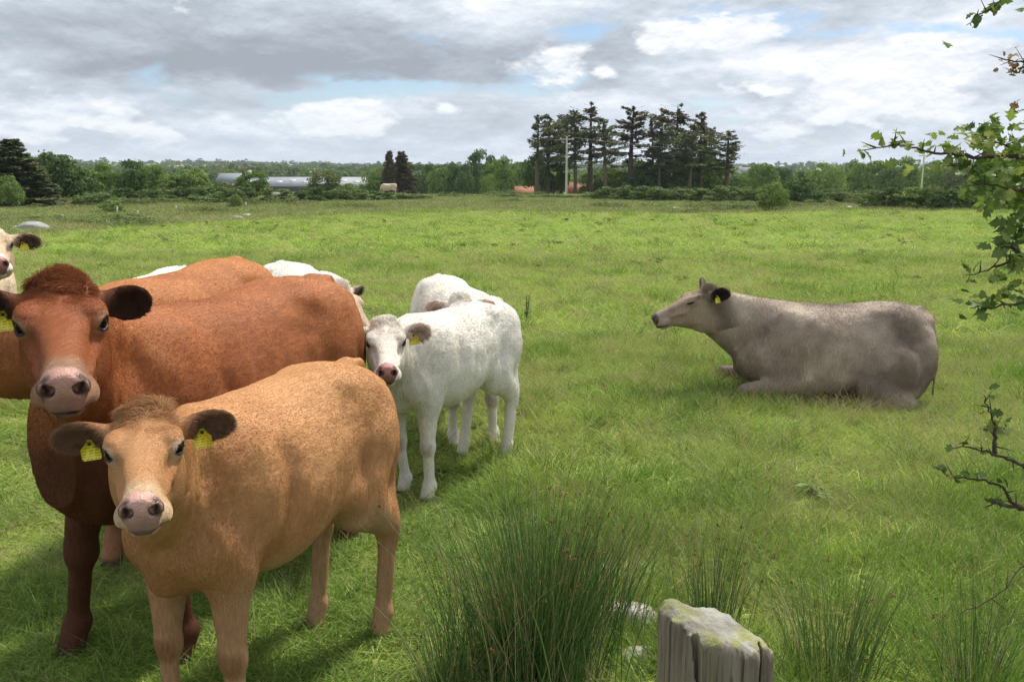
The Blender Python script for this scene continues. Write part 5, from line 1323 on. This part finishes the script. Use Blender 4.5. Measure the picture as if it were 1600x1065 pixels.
def hidden_tan():
    return make_cow('cow', 'orange brown cow behind the red brown cow, her head out of view', (-1.93, 4.98, 0), R(260), (-2.95, 3.85, 1.52), unit((-1, -.25, -.5)), 1.15,
                    coat(**dict(RED, main=(.46, .19, .068), light=(.54, .26, .105), legs=(.45, .24, .13), chest=(.22, .08, .03), darkamt=.5)), seed=14, length=.83, width=.86, fur=90000, furlen=.008, tags=(0, 0), furw=.0012, ear_len=.85, hres=.012)
def cream_cow():
    return make_cow('cow', 'cream cow at the left edge of the field looking at the camera', (-4.85, 7.35, 0), R(282), at(-14, 366, 6.1), look(-12, 34), 1.06,
                    coat(**CREAM), headscale=.97, seed=17, fur=50000, furlen=.014, tags=(1, 0), furw=.0015, ear_len=.8, hres=.008)
def rear_white_a():
    return make_cow('cow', 'white calf whose back barely shows over the orange brown cow', (-3.22, 7.75, 0), R(268), at(196, 452, 6.9), look(-40, 40), .915,
                    coat(**dict(WHITE, pollamt=.0)), calf=1.0, headscale=1.0, seed=19, fur=30000, furlen=.016, tags=(0, 0), furw=.002, ear_len=.8, hres=.012)
def rear_white_b():
    return make_cow('cow', 'cream headed white cow facing right just behind the red brown cow', (-1.80, 7.45, 0), R(-60), at(531, 449, 6.55), look(-42, 58), .975,
                    coat(**dict(WHITE, face=(.66, .50, .34), earin=(.06, .035, .025), earrim=(.22, .14, .09), legs=(.7, .6, .5))), calf=.6, headscale=.97, seed=21, fur=60000, furlen=.016, tags=(0, 0), furw=.0015, ear_len=.75, hres=.008)
def rear_white_c():
    return make_cow('cow', 'white calf mostly hidden behind the pink nosed white calf', (-.47, 7.1, 0), R(287), at(719, 467, 6.15), look(-25, 8), .91,
                    coat(**WHITE), calf=1.0, headscale=.93, seed=23, fur=60000, furlen=.016, tags=(0, 0), furw=.0016, ear_len=.75, hres=.010, hooves={'FL': (.55, .20), 'FR': (.5, -.15)})
# ------------------------------------------------------------------ close to the camera
def wood_mat():
    m, nt, N, L = new_mat('weathered_post_wood'); out = N('ShaderNodeOutputMaterial'); b = N('ShaderNodeBsdfPrincipled'); L(b.outputs[0], out.inputs[0])
    b.inputs['Roughness'].default_value = .9; b.inputs['Specular IOR Level'].default_value = .15
    g1 = nnoise(nt, 62, 8, .7, 'Object', (1, 1, .05)); g2 = nnoise(nt, 170, 6, .65, 'Object', (1, 1, .04)); bl = nnoise(nt, 7, 5, .6, 'Object', (1, 1, .4)); lich = nnoise(nt, 16, 8, .7)
    c = nmix(nt, nramp(nt, g1, [(.32, 0.0), (.66, 1.0)]), (.085, .065, .048), (.33, .265, .195))
    c = nmix(nt, nramp(nt, bl, [(.45, 0.0), (.70, .5)]), c, (.40, .35, .28))
    c = nmix(nt, nramp(nt, g2, [(.52, 0.0), (.66, .85)]), c, (.085, .062, .045))
    tc = N('ShaderNodeTexCoord'); sp = N('ShaderNodeSeparateXYZ'); L(tc.outputs['Object'], sp.inputs[0])
    geo = N('ShaderNodeNewGeometry'); sn = N('ShaderNodeSeparateXYZ'); L(geo.outputs['Normal'], sn.inputs[0])
    up = nmath(nt, 'MULTIPLY', nmath(nt, 'SUBTRACT', sn.outputs[2], .45), 3.0, True)
    top = nmix(nt, nramp(nt, lich, [(.40, 0.0), (.60, 1.0)]), (.22, .20, .165), (.42, .41, .36))
    mo = nnoise(nt, 9, 6, .7, 'Object', None, .4, (.3, .1, 0)); top = nmix(nt, nramp(nt, mo, [(.50, 0.0), (.58, .9)]), top, (.30, .31, .08))
    w = nnoise(nt, 22, 7, .7, 'Object', None, 0, (2, 0, 0)); top = nmix(nt, nramp(nt, w, [(.60, 0.0), (.66, .9)]), top, (.70, .70, .66))
    c = nmix(nt, up, c, top)
    gr = nramp(nt, nnoise(nt, 12, 6, .6, 'Object', (1, 1, .3), 0, (5, 0, 0)), [(.55, 0.0), (.70, .55)])
    c = nmix(nt, gr, c, (.25, .26, .13))
    L(c, b.inputs['Base Color'])
    bp = N('ShaderNodeBump'); bp.inputs['Strength'].default_value = .9; bp.inputs['Distance'].default_value = .006; L(nmath(nt, 'ADD', g2, g1), bp.inputs['Height']); L(bp.outputs[0], b.inputs['Normal'])
    return m
M_WOOD = wood_mat()
def front_post():
    """square section gatepost with rounded worn edges, a split down the face and a sloping top"""
    Y = 1.16; c = at(1116, 1000, Y); H_ = c[2]; F = Field(grid_axis(-.13, .13, .0026, []), grid_axis(-.13, .13, .0026, []), grid_axis(-.62, .10, .004, []))
    x, y, z = F.X, F.Y, F.Z
    rot = R(28); u = x * math.cos(rot) + y * math.sin(rot); v = -x * math.sin(rot) + y * math.cos(rot)
    h = .066; r_ = .026
    sl = .030 - .34 * (x) - .10 * (y) ; P3 = np.stack(np.broadcast_arrays(u, v, z), -1).reshape(-1, 3)
    g = (vnoise(P3 * np.array((1, 1, .05)), 42, 3, 3) - .5).reshape(F.D.shape) * .013 + (vnoise(P3 * np.array((1, 1, .04)), 120, 4, 2) - .5).reshape(F.D.shape) * .004
    qx = np.abs(u) - (h - r_); qy = np.abs(v) - (h - r_)
    d2 = np.sqrt(np.maximum(qx, 0) ** 2 + np.maximum(qy, 0) ** 2) + np.minimum(np.maximum(qx, qy), 0) - r_
    tz = (vnoise(P3 * np.array((1, 1, 0)), 24, 8, 2) - .5).reshape(F.D.shape) * .010
    dz = z - sl - tz; k = .026; hh = np.clip(.5 - .5 * (dz - d2) / k, 0, 1)
    D = (d2 * hh + dz * (1 - hh)) + k * hh * (1 - hh) + g
    for (cx, cy, wd, dp, zb) in ((.022, -.085, .0022, .030, -.6), (-.040, -.066, .006, .020, -.09), (.060, -.04, .0015, .02, -.3)):   # drying splits
        wv = cx + .004 * np.sin(z * 22 + cx * 90)
        dd = np.maximum(np.abs(x - wv) - wd * np.clip((z - zb) * 6, 0, 1), (np.abs(y - cy) - dp)); D = np.maximum(D, -np.maximum(dd, zb - z))
    F.D = D.astype(np.float32); V, Q = F.surface()
    fn = np.cross(V[Q[:, 1]] - V[Q[:, 0]], V[Q[:, 2]] - V[Q[:, 0]])
    if (fn * (V[Q].mean(1) - np.array((0, 0, -.2)))).sum() < 0: Q = Q[:, ::-1]
    e = empty('gate_post', (c[0], Y, 0)); tag(e, 'weathered grey wooden post with a mossy sloping top in the foreground', 'post')
    o = mesh_np('post_shaft', V, Q, [M_WOOD], e); o.location = (0, 0, H_)
    m = MB(); a = np.linspace(0, 2 * np.pi, 8, endpoint=False); m.tube([(0, 0, -.2), (0, 0, H_ - .57)], [.075, .078], 8); m.build('post_foot', [M_WOOD], e, True)
    m = MB(); m.tube([(.075, .0, -.085 + H_), (.100, -.004, -.083 + H_)], [.005, .005], 8); m.tube([(.098, -.004, -.083 + H_), (.103, -.004, -.083 + H_)], [.011, .010], 10)
    m.build('rusty_bolt', [simple_mat('rust', (.20, .10, .06), (.30, .18, .13), 40, .8)], e, True)

def rush_clump(name, label, px, py, top, wpx, n, seed, lean=.35, Yadd=0.0):
    p = gnd(px, py); X, Y = p[0], p[1] + Yadd; h = at(px, top, Y)[2]; w = wpx / FPX * Y; r = np.random.default_rng(seed)
    e = empty(name, (X, Y, 0)); tag(e, label, 'rushes'); mb = MB(); hd = MB(); k = 6
    n0 = n; bx = r.normal(0, w * .16, n0); by = r.normal(0, w * .15, n0); a = np.arctan2(by, bx) + r.normal(0, .7, n0); rr = np.hypot(bx, by) / (w * .16)
    H_ = h * (.45 + .62 * r.random(n0) ** .7); ln = lean * (.15 + .55 * np.clip(rr, 0, 2) * r.random(n0) + .12 * r.random(n0)); rad = .0013 + .0010 * r.random(n0)
    t = np.linspace(0, 1, k); P_ = np.stack([bx[:, None] + np.cos(a)[:, None] * H_[:, None] * ln[:, None] * (t * .6 + t ** 2.2)[None], by[:, None] + np.sin(a)[:, None] * H_[:, None] * ln[:, None] * (t * .6 + t ** 2.2)[None], H_[:, None] * (t - .10 * ln[:, None] * t ** 2) - .01], -1)
    V = []; F_ = []; ang = np.array((0, 2.094, 4.189))
    R_ = rad[:, None] * (1.25 - 1.05 * t[None] ** 1.5); ring = np.stack([np.cos(ang), np.sin(ang), np.zeros(3)], -1)
    V = (P_[:, :, None, :] + R_[:, :, None, None] * ring[None, None]).reshape(-1, 3)
    b = (np.arange(n0) * k * 3)[:, None, None] + (np.arange(k - 1) * 3)[None, :, None] + np.arange(3)[None, None]; b2 = (np.arange(n0) * k * 3)[:, None, None] + (np.arange(k - 1) * 3)[None, :, None] + ((np.arange(3) + 1) % 3)[None, None]
    Fq = np.stack([b, b2, b2 + 3, b + 3], -1).reshape(-1, 4); dry = r.random(n0) < .17; mi = np.repeat(dry.astype(int), (k - 1) * 3)
    o = mesh_np('stems', V, Fq, [M_RUSH, M_DRY], e, False, mi); o['kind'] = 'stuff'
    idx = np.where(r.random(n0) < .06)[0]; HV = []; HF = []; c = 0
    for i in idx:
        s = P_[i, -2] * .45 + P_[i, -1] * .55
        for q in range(4):
            v, f = sphere(.0026 + .0016 * r.random(), 5, 4, (1, 1, 1.5)); v = v + s + r.normal(0, .005, 3); hd.add(v, f[0]); hd.v.append(np.zeros((0, 3))); hd.t.append(f[1] + hd.n - len(v)); hd.mt += [0] * len(f[1])
    if hd.n: q = hd.build('flower_heads', [M_RUSHHEAD], e); q['kind'] = 'stuff'
    return e

def hawthorn_leaf(seed):
    r = np.random.default_rng(seed)
    side = [(0, .0), (.10, .03), (.26, .26), (.34, .44), (.42, .30), (.46, .20), (.60, .40), (.70, .44), (.70, .22), (.84, .24), (.93, .14), (1.0, 0)]
    pts = []
    for x, y in side: pts.append((x, y * (1 + r.normal(0, .08)), 0))
    n = len(side); V = [(x, y, .12 * y + .10 * math.sin(x * 3)) for x, y, _ in pts] + [(x, -y, .12 * y + .10 * math.sin(x * 3)) for x, y, _ in pts[1:-1]] + [(x, 0, .10 * math.sin(x * 3) - .02) for x in (.25, .5, .75)]
    L_ = list(range(n)); Rr = [0] + [n + i for i in range(n - 2)] + [n - 1]; m = [0] + [len(V) - 3 + i for i in range(3)] + [n - 1]
    def mid(x): return m[min(4, max(0, int(round(x * 4))))]
    T = []
    for S_, fl in ((L_, 1), (Rr, -1)):
        for i in range(n - 1):
            a, b = S_[i], S_[i + 1]; ma, mb_ = mid(side[i][0]), mid(side[i + 1][0])
            if len({a, b, ma}) == 3: T.append((a, b, ma)[::fl])
            if ma != mb_ and len({b, mb_, ma}) == 3: T.append((b, mb_, ma)[::fl])
    return np.array(V), np.array(T)
M_HLEAF = [leaf_mat('hawthorn_leaf', (.07, .135, .034), (.125, .20, .05), (.17, .23, .07), .35, 8, .5, .35), leaf_mat('hawthorn_leaf_light', (.19, .27, .06), (.26, .32, .08), (.30, .30, .12), .4, 8, .5, .35), leaf_mat('hawthorn_leaf_red', (.26, .16, .09), (.30, .12, .08), (.34, .24, .12), .35, 8, .5, .35)]
M_TWIG = simple_mat('twig_bark', (.055, .040, .032), (.12, .09, .07), 60, .85, .4)
def hawthorn():
    base = at(1760, 1060, 2.0); e = empty('hawthorn_tree', (base[0], 2.0, 0)); tag(e, 'hawthorn with leafy twigs reaching in from the right edge', 'tree'); o3 = np.array((base[0], 2.0, 0))
    r = np.random.default_rng(5)
    m = MB(); tr = [(0, 0, -.1), (.03, .02, .6), (-.02, .05, 1.2), (.02, .02, 1.8), (-.05, 0, 2.5)]; m.tube(tr, [.07, .06, .05, .042, .03], 10); m.build('trunk', [M_BARK], e, True)
    # branches measured as (pixel x, pixel y, distance), thick to thin
    B = [([(1760, 255, 2.0), (1640, 246, 1.9), (1590, 244, 1.85), (1540, 246, 1.8), (1490, 241, 1.78), (1450, 238, 1.76), (1405, 224, 1.75), (1340, 236, 1.74)], .007),
         ([(1760, 200, 2.0), (1660, 225, 2.05), (1600, 240, 2.0), (1560, 222, 1.95), (1520, 212, 1.9)], .005),
         ([(1760, 330, 2.0), (1640, 312, 1.8), (1590, 296, 1.72), (1545, 286, 1.7), (1512, 290, 1.68)], .006),
         ([(1760, 300, 2.1), (1660, 290, 2.1), (1600, 270, 2.05), (1555, 262, 2.0), (1510, 258, 2.0), (1470, 262, 2.0)], .005),
         ([(1760, 400, 1.9), (1640, 402, 1.75), (1597, 398, 1.7), (1562, 416, 1.68), (1510, 430, 1.66)], .006),
         ([(1597, 398, 1.7), (1578, 384, 1.69), (1556, 390, 1.68)], .004),
         ([(1760, 350, 2.0), (1650, 350, 1.95), (1610, 362, 1.9), (1575, 372, 1.88)], .005),
         ([(1760, 480, 1.9), (1640, 470, 1.7), (1590, 474, 1.66), (1545, 482, 1.64), (1515, 480, 1.63)], .004),
         ([(1700, 810, 1.7), (1640, 806, 1.62), (1598, 795, 1.6), (1560, 786, 1.6), (1537, 792, 1.6)], .006),
         ([(1598, 795, 1.6), (1580, 782, 1.6), (1560, 757, 1.6), (1520, 748, 1.6), (1490, 744, 1.6), (1456, 729, 1.6)], .004),
         ([(1700, 750, 1.7), (1640, 738, 1.62), (1600, 728, 1.58), (1556, 709, 1.56), (1524, 700, 1.55), (1484, 697, 1.55)], .005),
         ([(1556, 709, 1.56), (1557, 690, 1.56), (1554, 664, 1.56), (1546, 640, 1.56), (1538, 618, 1.56)], .004),
         ([(1760, -60, 2.0), (1640, -30, 1.9), (1590, -12, 1.85), (1558, 6, 1.8), (1532, 22, 1.78), (1512, 40, 1.76)], .004),
         ([(1760, 130, 2.0), (1660, 120, 1.95), (1610, 100, 1.92), (1580, 96, 1.9), (1564, 92, 1.9)], .004),
         ([(1610, 100, 1.92), (1590, 112, 1.9), (1572, 116, 1.9)], .002),
         ([(1760, 180, 2.0), (1650, 172, 1.95), (1600, 172, 1.9), (1582, 176, 1.9)], .002),
         ([(1760, 1000, 1.7), (1650, 930, 1.6), (1600, 880, 1.55), (1560, 930, 1.5), (1500, 960, 1.5)], .002)]
    leaves = []; dens = [80, 80, 60, 80, 22, 12, 50, 34, 6, 14, 8, 14, 14, 18, 10, 10, 0]; tones = [1, 0, 0, 0, 0, 0, 0, 0, 0, 0, 0, 0, 0, 2, 2, 2, 0]
    for (pts, rad), nd, tone in zip(B, dens, tones):
        P_ = np.array([at(*q) for q in pts]) - o3; t = np.linspace(0, 1, len(P_)); tt = np.linspace(0, 1, len(P_) * 4)
        S = np.stack([np.interp(tt, t, P_[:, i]) for i in range(3)], 1) + r.normal(0, .0018, (len(tt), 3)); m = MB(); m.tube(S, rad * (1 - .93 * tt ** .8) + .0005, 6)
        for i in range(3, len(S) - 1, 2):   # thorns and short spurs
            d = r.normal(size=3) * .5 + (-.2, 0, .4); d /= np.linalg.norm(d); ln = .012 + .03 * r.random(); m.tube([S[i], S[i] + d * ln], [rad * .25 + .0006, .0003], 4)
        m.build('branch', [M_TWIG], e, True)
        st = .12 if nd > 20 else .25
        for i in range(nd):
            q = st + (1 - st) * r.random() ** .9; j = q * (len(S) - 1); k0 = int(j); c = S[k0] + (S[min(k0 + 1, len(S) - 1)] - S[k0]) * (j - k0)
            off = r.normal(0, 1, 3) * (.010 + .022 * (nd > 20) * (1.2 - q)); off[2] = abs(off[2]) * .9 if r.random() < .65 else off[2]
            leaves.append((c + off, tone if r.random() < .8 else 1, (.020 + .020 * r.random()) * (.62 if tone == 2 else 1) * (.6 if pts[0][1] > 700 else .9)))
    # the leafy mass at the right edge
    for i in range(720):
        px = 1660 - 130 * r.random() ** 1.7; py = 190 + 275 * r.random(); dd = 1.75 + .5 * r.random()
        if px < 1560 and py > 330: px += 55
        if vnoise(np.array([[px, py, 0]]), .03, 9, 1)[0] < .42: continue
        leaves.append((at(px, py, dd) - o3, 0 if r.random() < .75 else 1, .022 + .018 * r.random()))
    for (px, py) in [(1476, 66), (1481, 70), (1545, 12), (1566, 8), (1590, 14), (1522, 24), (1530, 34)]: leaves.append((at(px, py, 1.78) - o3, 0, .026))
    protos_l = []
    for tone in range(3):
        for k in range(2):
            v, f = hawthorn_leaf(tone * 7 + k); q = mesh_np('leaf', v, f, [M_HLEAF[tone]]); protos_l.append(q.data); COL.objects.unlink(q); bpy.data.objects.remove(q)
    order = sorted(range(len(leaves)), key=lambda i: -leaves[i][2]); rest = MB(); rv = []; rf = []; nn_ = 0; rm = []
    for rank, i in enumerate(order):
        c, tone, s = leaves[i]
        eu = Euler((r.normal(0, .7), r.normal(.2, .6), r.random() * 6.28)); me = protos_l[tone * 2 + r.integers(0, 2)]
        if rank < 290:
            o = bpy.data.objects.new('leaf', me); COL.objects.link(o); o.parent = e; o.location = tuple(c); o.rotation_euler = eu; o.scale = (s * .92,) * 3
        else:
            v, f = hawthorn_leaf(int(rank) % 5); v = (v * s * .92) @ np.array(eu.to_matrix()).T + c; rv.append(v); rf.append(f + nn_); nn_ += len(v); rm += [tone] * len(f)
    if rv: o = mesh_np('foliage', np.concatenate(rv), np.concatenate(rf), M_HLEAF, e, False, rm); o['kind'] = 'stuff'

def weeds():
    """single tall weeds and dead stalks that stand out of the grass"""
    for px, py, top, lab, n in [(822, 505, 455, 'dark leafy dock plant in the grass right of the white calf', 26), (1408, 606, 578, 'small pale weed standing against the lying cow', 14)]:
        p = gnd(px, py); X, Y = p[0], p[1]; h = at(px, top, Y)[2]; r = np.random.default_rng(px); e = empty('dock_plant', (X, Y, zat(X, Y))); tag(e, lab, 'plant')
        m = MB(); fv = []; ff = []; c = 0
        for s in range(4):
            d = np.array((r.normal(0, .12), r.normal(0, .1), 1)); hh = h * (.6 + .4 * r.random()); P_ = [np.zeros(3), d * hh * .5, d * hh * (1, 1, 1)]; m.tube(P_, [.007, .005, .002], 5)
            for i in range(n // 4 + 3):
                t = .1 + .85 * r.random(); a = r.random() * 6.28; b0 = d * hh * t; u = np.array((math.cos(a), math.sin(a), .5)); L_ = h * .24 * (1.2 - t); w = np.array((-math.sin(a), math.cos(a), 0)) * L_ * .2
                fv += [b0, b0 + u * L_ * .5 + w, b0 + u * L_, b0 + u * L_ * .5 - w]; ff.append((c, c + 1, c + 2, c + 3)); c += 4
        m.build('stem', [M_TWIG], e, True); mesh_np('leaves', np.array(fv), np.array(ff), [M_CROWN[0] if px < 1000 else M_CROWN[2]], e, False)['kind'] = 'stuff'
    r = np.random.default_rng(41); m = MB(); seedm = MB()
    for i in range(130):
        y = 2.9 + 5.0 * r.random() ** 1.4; x = (-.1 + 1.15 * r.random()) * .6 * y; h = .30 + .25 * r.random(); a = r.random() * 6.28; l = .08 + .22 * r.random()
        P_ = [(x, y, 0), (x + math.cos(a) * l * h * .4, y + math.sin(a) * l * h * .4, h * .5), (x + math.cos(a) * l * h, y + math.sin(a) * l * h, h)]; m.tube(P_, [.0014, .0011, .0006], 3)
    o = m.build('seeding_stalks', [M_DRY], None, False); o['kind'] = 'stuff'
def front():
    front_post()
    rush_clump('rush_clump', 'big dark green rush clump with brown flower heads left of the post', 838, 1075, 775, 300, 1050, 61, .30)
    rush_clump('rush_clump', 'thin tall rush clump standing behind the wooden post', 1110, 1000, 800, 150, 110, 62, .26)
    rush_clump('rush_clump', 'dark rush clump at the lower right corner side of the post', 1300, 1080, 870, 210, 230, 63, .30)
    rush_clump('rush_clump', 'short rush clump at the left foot of the big rush clump', 700, 1100, 900, 120, 140, 64, .4)
    rush_clump('rush_clump', 'sparse rushes between the big rush clump and the pale stone', 935, 1000, 800, 150, 160, 65, .3)
    rush_clump('rush_clump', 'dark curved rushes at the bottom right corner', 1520, 1100, 900, 160, 120, 66, .4)
    hawthorn(); weeds()
polar('ground', .6, 6000, 220, 420, M_GROUND)
country(); farm(); stones(); rough_ground(); pasture_weeds(); grass()
for f in (tan_calf, red_cow, white_calf, grey_cow, hidden_tan, cream_cow, rear_white_a, rear_white_b, rear_white_c): f()
def far_cow():
    p = at(607, 296, 98); root = make_cow('cow', 'pale cow grazing far off in the next field', (p[0], 98, zat(p[0], 98)), R(190), (p[0] - 1.0, 98.3, .5 + zat(p[0], 98)), (-.3, -.1, -1), 1.0, coat(**CREAM), seed=31, fur=0, tags=(0, 0), res=.025, hres=.02)
far_cow(); front()
haze()
